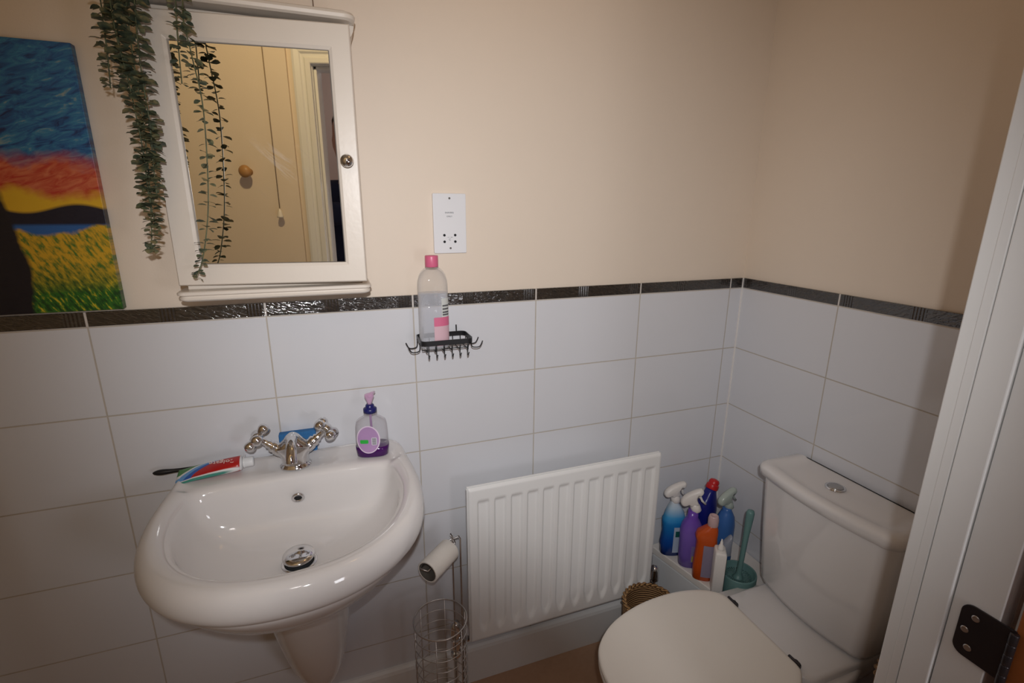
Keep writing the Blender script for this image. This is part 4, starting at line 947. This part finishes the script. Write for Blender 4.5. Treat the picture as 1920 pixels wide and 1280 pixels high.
# 7 clear bottle with blue band
b7 = thing('clear_cleaner_bottle', 'short clear bottle with a slanted shoulder and a blue band, before the light blue spray', 'bottle', (1.588, -0.212, BT), -0.3); b7.scale = (0.8, 0.8, 0.95)
rings = [se(0, 0, z, a, b, 3, 36) for z, a, b in ((0, 0.020, 0.013), (0.003, 0.023, 0.016), (0.085, 0.023, 0.016))] + [[Vector((v.x, v.y, 0.100 + (v.x + 0.02) * 0.9)) for v in se(0, 0, 0, 0.022, 0.015, 3, 36)]] + [[Vector((v.x, v.y, 0.106 + (v.x + 0.02) * 0.95)) for v in se(0.006, 0, 0, 0.012, 0.008, 3, 36)]]
MB().loft(rings).done('bottle_body', plain('frosted_plastic', (0.30, 0.32, 0.38, 1), 0.25), b7)
side_label(b7, 0.023, 0.016, 3, -0.022, 0.022, 0.055, 0.070, plain('blue_band', (0.03, 0.09, 0.25, 1), 0.4), 'band', d=0.0008)

# toilet brush in its pot
teal = plain('teal_plastic', (0.115, 0.225, 0.22, 1), 0.4)
hold = thing('toilet_brush_pot', 'round teal toilet brush pot on the storage box, beside the cistern', 'pot', (1.585, -0.252, BT + 0.001))
hold.location = (1.576, -0.284, BT + 0.001); hold.scale = (1.04, 1.04, 0.9)
mb = MB(); mb.lathe([(0.046, 0), (0.049, 0.003), (0.0495, 0.010), (0.050, 0.062), (0.0495, 0.066), (0.047, 0.0665), (0.0455, 0.064), (0.044, 0.006), (0.001, 0.005)], 48); mb.done('pot_body', teal, hold)
brush = thing('toilet_brush', 'teal toilet brush with a long round handle standing in its pot', 'brush', (1.576, -0.284, BT + 0.008)); brush.scale = (0.95, 0.95, 0.84)
T = Matrix.Rotation(0.075, 4, 'Y') @ Matrix.Rotation(-0.02, 4, 'X')
mb = MB(); mb.lathe([(0.022, 0.034), (0.012, 0.040), (0.0085, 0.056), (0.0078, 0.10), (0.0085, 0.20), (0.0115, 0.27), (0.0120, 0.295), (0.0095, 0.303), (0.001, 0.306)], 28, T); mb.done('handle', teal, brush)
mb = MB()
for k in range(34):
    t = 2 * PI * k / 34; c, s_ = math.cos(t), math.sin(t)
    for h0 in (0.046, 0.030): mb.tube([(0.012 * c, 0.012 * s_, h0 - 0.012), (0.028 * c, 0.028 * s_, h0), (0.041 * c, 0.041 * s_, h0 - 0.004)], 0.0012, 5)
mb.done('bristles', teal, brush)

# ================================================================== toilet
TY = -0.484
wc = thing('toilet', 'white close-coupled toilet with a closed lid and dual flush cistern', 'toilet', (1.40, TY, 0))
def W(x): return x - 1.40
# pan
def pan_ring(z, xf, xb, hw, p=2.2, n=64):
    r = []
    cx = (xf + xb) / 2; a = (xb - xf) / 2
    for j in range(n):
        t = 2 * PI * j / n; c, s_ = math.cos(t), math.sin(t)
        pp = p if c < 0 else 5.0
        r.append(Vector((W(cx + a * math.copysign(abs(c) ** (2 / pp), c)), hw * math.copysign(abs(s_) ** (2 / (p if c < 0 else 3.2)), s_), z)))
    return r
rings = [pan_ring(0.0, 1.22, 1.66, 0.105), pan_ring(0.03, 1.22, 1.66, 0.103), pan_ring(0.10, 1.215, 1.66, 0.095), pan_ring(0.20, 1.16, 1.67, 0.105), pan_ring(0.28, 1.10, 1.68, 0.135), pan_ring(0.34, 1.055, 1.69, 0.160), pan_ring(0.375, 1.035, 1.69, 0.170), pan_ring(0.395, 1.033, 1.69, 0.172), pan_ring(0.402, 1.040, 1.68, 0.166)]
MB().loft(rings).done('pan', M['ceramic'], wc)
rings = [[Vector((W(x), y, z)) for x, y in rrect(1.445 + i, 1.728 - i, -0.150 + i, 0.142 - i, 0.045)] for z, i in ((0.30, 0.03), (0.35, 0.008), (0.385, 0.0), (0.408, 0.0), (0.417, 0.004), (0.421, 0.012))]
MB().loft(rings).done('rear_deck', M['ceramic'], wc, subsurf=1)
def lid_outline(grow=0.0, n=96):
    pts = []
    base = [(1.452, 0.112), (1.445, 0.130), (1.41, 0.158), (1.35, 0.176), (1.28, 0.181), (1.20, 0.174), (1.12, 0.152), (1.06, 0.118), (1.020, 0.072), (1.003, 0.0)]
    P = [Vector((x, y, 0)) for x, y in base] + [Vector((x, -y, 0)) for x, y in base[::-1][1:]]
    C_ = catmull(P, 6, False)
    c = Vector((1.24, 0, 0))
    return [Vector((W(c.x + (p.x - c.x) * (1 + grow)), (p.y) * (1 + grow), 0)) for p in C_]
def slab(zs, name, mat):
    rings = []
    for z, g in zs: rings.append([Vector((p.x, p.y, z)) for p in lid_outline(g)])
    return MB().loft(rings).done(name, mat, wc, smooth=True, autosmooth=50)
slab([(0.404, -0.03), (0.406, -0.012), (0.412, -0.004), (0.419, -0.006), (0.421, -0.02)], 'seat', M['seat'])
slab([(0.4225, -0.03), (0.4235, -0.008), (0.427, 0.0), (0.434, 0.001), (0.438, -0.006), (0.4400, -0.02), (0.4408, -0.06), (0.4415, -0.3), (0.4418, -0.8)], 'lid', M['seat'])
for sy in (-1, 1):
    mb = MB(); mb.lathe([(0.0035, -0.016), (0.004, -0.015), (0.004, 0.015), (0.0035, 0.016)], 18, Matrix.Translation((W(1.4575), sy * 0.100, 0.4345)) @ Matrix.Rotation(PI / 2, 4, 'X')); mb.done('seat_hinge', M['darkmetal'], wc)
    mb = MB(); mb.lathe([(0.013, 0), (0.013, 0.004), (0.006, 0.006), (0.006, 0.012)], 18, Matrix.Translation((W(1.462), sy * 0.100, 0.4205))); mb.done('hinge_foot', M['darkmetal'], wc)
# cistern: back flat on the wall, bowed front
def cis_ring(z, xf, hw, bow=0.016, r=0.035, n=12):
    pts = []
    xb = XC - 0.012
    # back corners, tight
    pts += [(xb, hw - 0.006), (xb - 0.006, hw)]
    for k in range(n + 1):
        t = PI / 2 + k / n * PI / 2; pts.append((xf + bow + r + r * math.cos(t), hw - r + r * math.sin(t)))
    for k in range(1, 12):
        q = k / 12; y = (hw - r) * (1 - 2 * q); pts.append((xf + bow * (1 - math.cos((q - 0.5) * PI)) ** 1.0 if False else xf + bow * (2 * q - 1) ** 2, y))
    for k in range(n + 1):
        t = PI + k / n * PI / 2; pts.append((xf + bow + r + r * math.cos(t), -hw + r + r * math.sin(t)))
    pts += [(xb - 0.006, -hw), (xb, -hw + 0.006)]
    return [Vector((W(x), y, z)) for x, y in pts]
rings = [cis_ring(0.422, 1.600, 0.142), cis_ring(0.428, 1.588, 0.153), cis_ring(0.445, 1.582, 0.159), cis_ring(0.60, 1.573, 0.171), cis_ring(0.765, 1.566, 0.180)]
MB().loft(rings).done('cistern', M['ceramic'], wc, autosmooth=60)
rings = [cis_ring(0.764, 1.562, 0.186), cis_ring(0.768, 1.556, 0.191), cis_ring(0.786, 1.554, 0.193), cis_ring(0.794, 1.557, 0.190), cis_ring(0.7985, 1.565, 0.183), cis_ring(0.7990, 1.580, 0.166), cis_ring(0.7965, 1.584, 0.162), cis_ring(0.7965, 1.60, 0.13)]
MB().loft(rings).done('cistern_lid', M['ceramic'], wc, autosmooth=60)
bt = Matrix.Translation((W(1.654), 0.014, 0.7965))
mb = MB(); mb.lathe([(0.0235, 0), (0.0235, 0.003), (0.021, 0.0045), (0.018, 0.003)], 40, bt, cap=False); br_ = mb.done('flush_button', M['chrome'], wc)
mb = MB(); mb.lathe([(0.0175, 0.0), (0.0175, 0.0042), (0.016, 0.005), (0.0005, 0.0052)], 36, bt); mb.done('button_plate', plain('satin_button', (0.45, 0.44, 0.43, 1), 0.25, metal=1), br_)

# ================================================================== wicker baskets
def basket(name, label, loc, r, h):
    b_ = thing(name, label, 'basket', loc)
    mb = MB(); prof = [(r * 0.86, 0.0), (r * 0.9, 0.004), (r, h - 0.01), (r, h), (r - 0.006, h), (r - 0.007, h - 0.01), (r * 0.84, 0.012), (0.001, 0.010)]
    mb.lathe(prof, 48); mb.done('woven_body', M['wicker'], b_)
    mb = MB()
    for ph in (0, PI):
        pts = [((r - 0.003 + 0.004 * math.cos(14 * t + ph)) * math.cos(t), (r - 0.003 + 0.004 * math.cos(14 * t + ph)) * math.sin(t), h + 0.003 + 0.004 * math.sin(14 * t + ph)) for t in [2 * PI * k / 168 for k in range(168)]]
        mb.tube(pts, 0.0042, 6, closed=True)
    mb.done('braided_rim', M['wicker'], b_)
    return b_
basket('wicker_basket', 'round brown wicker basket between the radiator and the toilet lid', (1.318, -0.212, 0.0), 0.080, 0.318)
basket('wicker_basket', 'tall orange-brown wicker basket beside the cistern by the door frame', (1.603, -0.787, 0.0), 0.100, 0.495)

# ================================================================== the photographer, in the hall
def skin_body(name, mat, parent, joints, bones, root=0, sub=2):
    me = bpy.data.meshes.new(name); me.from_pydata([j[0] for j in joints], bones, []); me.update()
    o = bpy.data.objects.new(name, me); COL.objects.link(o); o.parent = parent; me.materials.append(mat)
    md = o.modifiers.new('skin', 'SKIN'); md.use_smooth_shade = True
    if not me.skin_vertices: me.attributes
    sv = me.skin_vertices[0].data
    for i, j in enumerate(joints):
        r = j[1]; sv[i].radius = r if isinstance(r, tuple) else (r, r)
        sv[i].use_root = (i == root)
    md2 = o.modifiers.new('sub', 'SUBSURF'); md2.levels = sub; md2.render_levels = sub
    return o
per = thing('person', 'person in a navy top raising both arms to take the picture, reflected in the mirror', 'person', (0.21, -1.64, 0.0)); per.scale = (1.0, 1.0, 1.07)
skinm = plain('skin', (0.62, 0.36, 0.27, 1), 0.5); navyc = plain('navy_cloth', (0.012, 0.022, 0.075, 1), 0.75, bumps=0.3, bscale=120); jean = plain('dark_trousers', (0.02, 0.025, 0.04, 1), 0.8)
J = [((0, 0, 0.96), (0.15, 0.11)), ((0, 0, 1.10), (0.135, 0.10)), ((0, 0.01, 1.28), (0.155, 0.11)), ((0, 0.01, 1.42), (0.12, 0.09)), ((0, 0.03, 1.50), 0.055), ((0, 0.05, 1.57), 0.052),
     ((-0.19, 0.02, 1.44), 0.062), ((-0.22, 0.13, 1.32), 0.056), ((-0.16, 0.19, 1.36), 0.046), ((0.10, 0.25, 1.365), 0.030), ((0.17, 0.27, 1.37), 0.026),
     ((0.19, 0.02, 1.44), 0.062), ((0.30, 0.08, 1.22), 0.050), ((0.36, 0.15, 1.22), 0.043), ((0.38, 0.25, 1.35), 0.030), ((0.37, 0.27, 1.37), 0.026),
     ((-0.09, 0, 0.88), 0.095), ((-0.10, 0.01, 0.50), 0.062), ((-0.10, -0.01, 0.09), 0.042), ((-0.10, 0.12, 0.035), (0.035, 0.03)),
     ((0.09, 0, 0.88), 0.095), ((0.10, 0.01, 0.50), 0.062), ((0.10, -0.01, 0.09), 0.042), ((0.10, 0.12, 0.035), (0.035, 0.03))]
Bn = [(0, 1), (1, 2), (2, 3), (3, 4), (4, 5), (3, 6), (6, 7), (7, 8), (8, 9), (9, 10), (3, 11), (11, 12), (12, 13), (13, 14), (14, 15), (0, 16), (16, 17), (17, 18), (18, 19), (0, 20), (20, 21), (21, 22), (22, 23)]
body = skin_body('body', skinm, per, J, Bn)
g = 0.012
def grow(idx, bones, name, mat):
    mp_ = {k: i for i, k in enumerate(idx)}
    js = [(J[k][0], tuple(v + g for v in J[k][1]) if isinstance(J[k][1], tuple) else J[k][1] + g) for k in idx]
    return skin_body(name, mat, per, js, [(mp_[a], mp_[b]) for a, b in bones if a in mp_ and b in mp_])
grow([0, 1, 2, 3, 6, 7, 8, 9, 11, 12, 13, 14], Bn, 'navy_top', navyc)
grow([0, 16, 17, 18, 20, 21, 22], Bn, 'trousers', jean)
hd = [se(0, y, z, a, b, 2.1, 32) for z, y, a, b in ((1.545, 0.095, 0.018, 0.020), (1.555, 0.085, 0.040, 0.045), (1.58, 0.072, 0.056, 0.072), (1.62, 0.062, 0.068, 0.088), (1.67, 0.055, 0.074, 0.095), (1.72, 0.050, 0.073, 0.094), (1.76, 0.045, 0.062, 0.080), (1.785, 0.043, 0.038, 0.050), (1.792, 0.043, 0.010, 0.012))]
h_ = MB().loft(hd).done('head', skinm, per)
MB().loft([se(0, y, z, a, b, 2.1, 28) for z, y, a, b in ((1.618, 0.158, 0.016, 0.012), (1.632, 0.160, 0.017, 0.018), (1.655, 0.152, 0.010, 0.012), (1.675, 0.146, 0.006, 0.006))]).done('nose', skinm, h_)
MB().loft([se(0, 0.146, z, a, b, 2.0, 20) for z, a, b in ((1.586, 0.010, 0.003), (1.590, 0.022, 0.008), (1.596, 0.024, 0.008), (1.602, 0.012, 0.003))]).done('mouth', plain('lips', (0.45, 0.16, 0.14, 1), 0.5), h_)
for sx in (-1, 1):
    mb = MB(); mb.lathe([(0.001, -0.010), (0.008, -0.006), (0.0105, 0), (0.008, 0.006), (0.001, 0.010)], 18, Matrix.Translation((sx * 0.028, 0.139, 1.672))); mb.done('eye', plain('eye_white', (0.7, 0.7, 0.7, 1), 0.2), h_)
    MB().loft([se(sx * 0.074, 0.045, z, a, b, 2, 18) for z, a, b in ((1.628, 0.004, 0.006), (1.64, 0.008, 0.012), (1.67, 0.010, 0.018), (1.69, 0.006, 0.010))]).done('ear', skinm, h_)
MB().loft([se(0, y, z, a, b, 2.1, 32) for z, y, a, b in ((1.60, -0.005, 0.058, 0.045), (1.65, 0.012, 0.079, 0.066), (1.70, 0.022, 0.081, 0.080), (1.745, 0.038, 0.076, 0.094), (1.785, 0.040, 0.056, 0.072), (1.803, 0.040, 0.020, 0.026))]).done('hair', plain('brown_hair', (0.05, 0.03, 0.02, 1), 0.6, bumps=0.5, bscale=150), per)
for sx in (-1, 1):
    w0 = Vector((0.27 + sx * 0.098, 0.273, 1.368)); pal = w0 + Vector((-sx * 0.028, 0.018, 0.0))
    js = [(tuple(w0), 0.022), (tuple(pal), 0.020)]; bs = [(0, 1)]
    for q, (dz, ln) in enumerate(((0.024, 0.9), (0.009, 1.0), (-0.006, 0.95), (-0.020, 0.78))):
        k = len(js); b0 = pal + Vector((-sx * 0.008, 0.008, dz))
        js += [(tuple(b0), 0.0095), (tuple(b0 + Vector((-sx * 0.016 * ln, 0.022 * ln, -0.001))), 0.0088), (tuple(b0 + Vector((-sx * 0.034 * ln, 0.026 * ln, -0.003))), 0.0075)]
        bs += [(1, k), (k, k + 1), (k + 1, k + 2)]
    k = len(js); js += [(tuple(w0 + Vector((-sx * 0.012, -0.014, 0.016))), 0.011), (tuple(w0 + Vector((-sx * 0.032, -0.018, 0.030))), 0.009)]; bs += [(0, k), (k, k + 1)]
    skin_body('hand', skinm, per, js, bs)

# the camera they hold: body, raised flash housing and an open-fronted lens barrel round the viewpoint
CB = Matrix(((RIGHT.x, FWD.x, UP.x, CAM.x), (RIGHT.y, FWD.y, UP.y, CAM.y), (RIGHT.z, FWD.z, UP.z, CAM.z), (0, 0, 0, 1)))
pcam = thing('photo_camera', 'black camera with raised flash held up in the doorway by the person', 'camera'); pcam.matrix_world = CB
MB().box(-0.066, 0.066, -0.125, -0.060, -0.046, 0.044).done('camera_body', M['black'], pcam, smooth=False, bevel=0.008)
mb = MB(); mb.lathe([(0.0325, -0.058), (0.036, -0.058), (0.036, -0.010), (0.0375, -0.006), (0.0375, 0.014), (0.036, 0.018), (0.0335, 0.018), (0.0325, 0.012), (0.0325, -0.058)], 48, Matrix.Rotation(-PI / 2, 4, 'X'), cap=False); mb.done('lens_barrel', M['black'], pcam)
MB().box(-0.030, 0.045, -0.120, -0.104, 0.042, 0.104).done('flash_housing', M['black'], pcam, smooth=False, bevel=0.005)

# ================================================================== things on the front wall, seen in the mirror
pc = thing('light_pull_cord', 'thin light pull cord with a small cone end, reflected in the mirror', 'pull cord', (0.122, YF + 0.030, 1.45))
mb = MB(); mb.tube([(0, 0, ZC - 1.4515), (0, 0, 0.02)], 0.0012, 6); mb.done('cord', plain('cord_string', (0.35, 0.26, 0.16, 1), 0.8), pc)
mb = MB(); mb.lathe([(0.0105, 0.0), (0.0105, 0.004), (0.004, 0.026), (0.0015, 0.030)], 20); mb.done('cone_end', M['seat'], pc)
hk = thing('wooden_wall_hook', 'round wooden coat knob on the wall, reflected in the mirror', 'wall hook', (0.03, YF + 0.012, 1.598))
mb = MB(); mb.lathe([(0.012, 0), (0.008, 0.006), (0.008, 0.02), (0.018, 0.028), (0.020, 0.036), (0.012, 0.044), (0.001, 0.046)], 26, Matrix.Rotation(-PI / 2, 4, 'X')); mb.done('knob', plain('pine_knob', (0.45, 0.24, 0.09, 1), 0.4), hk)
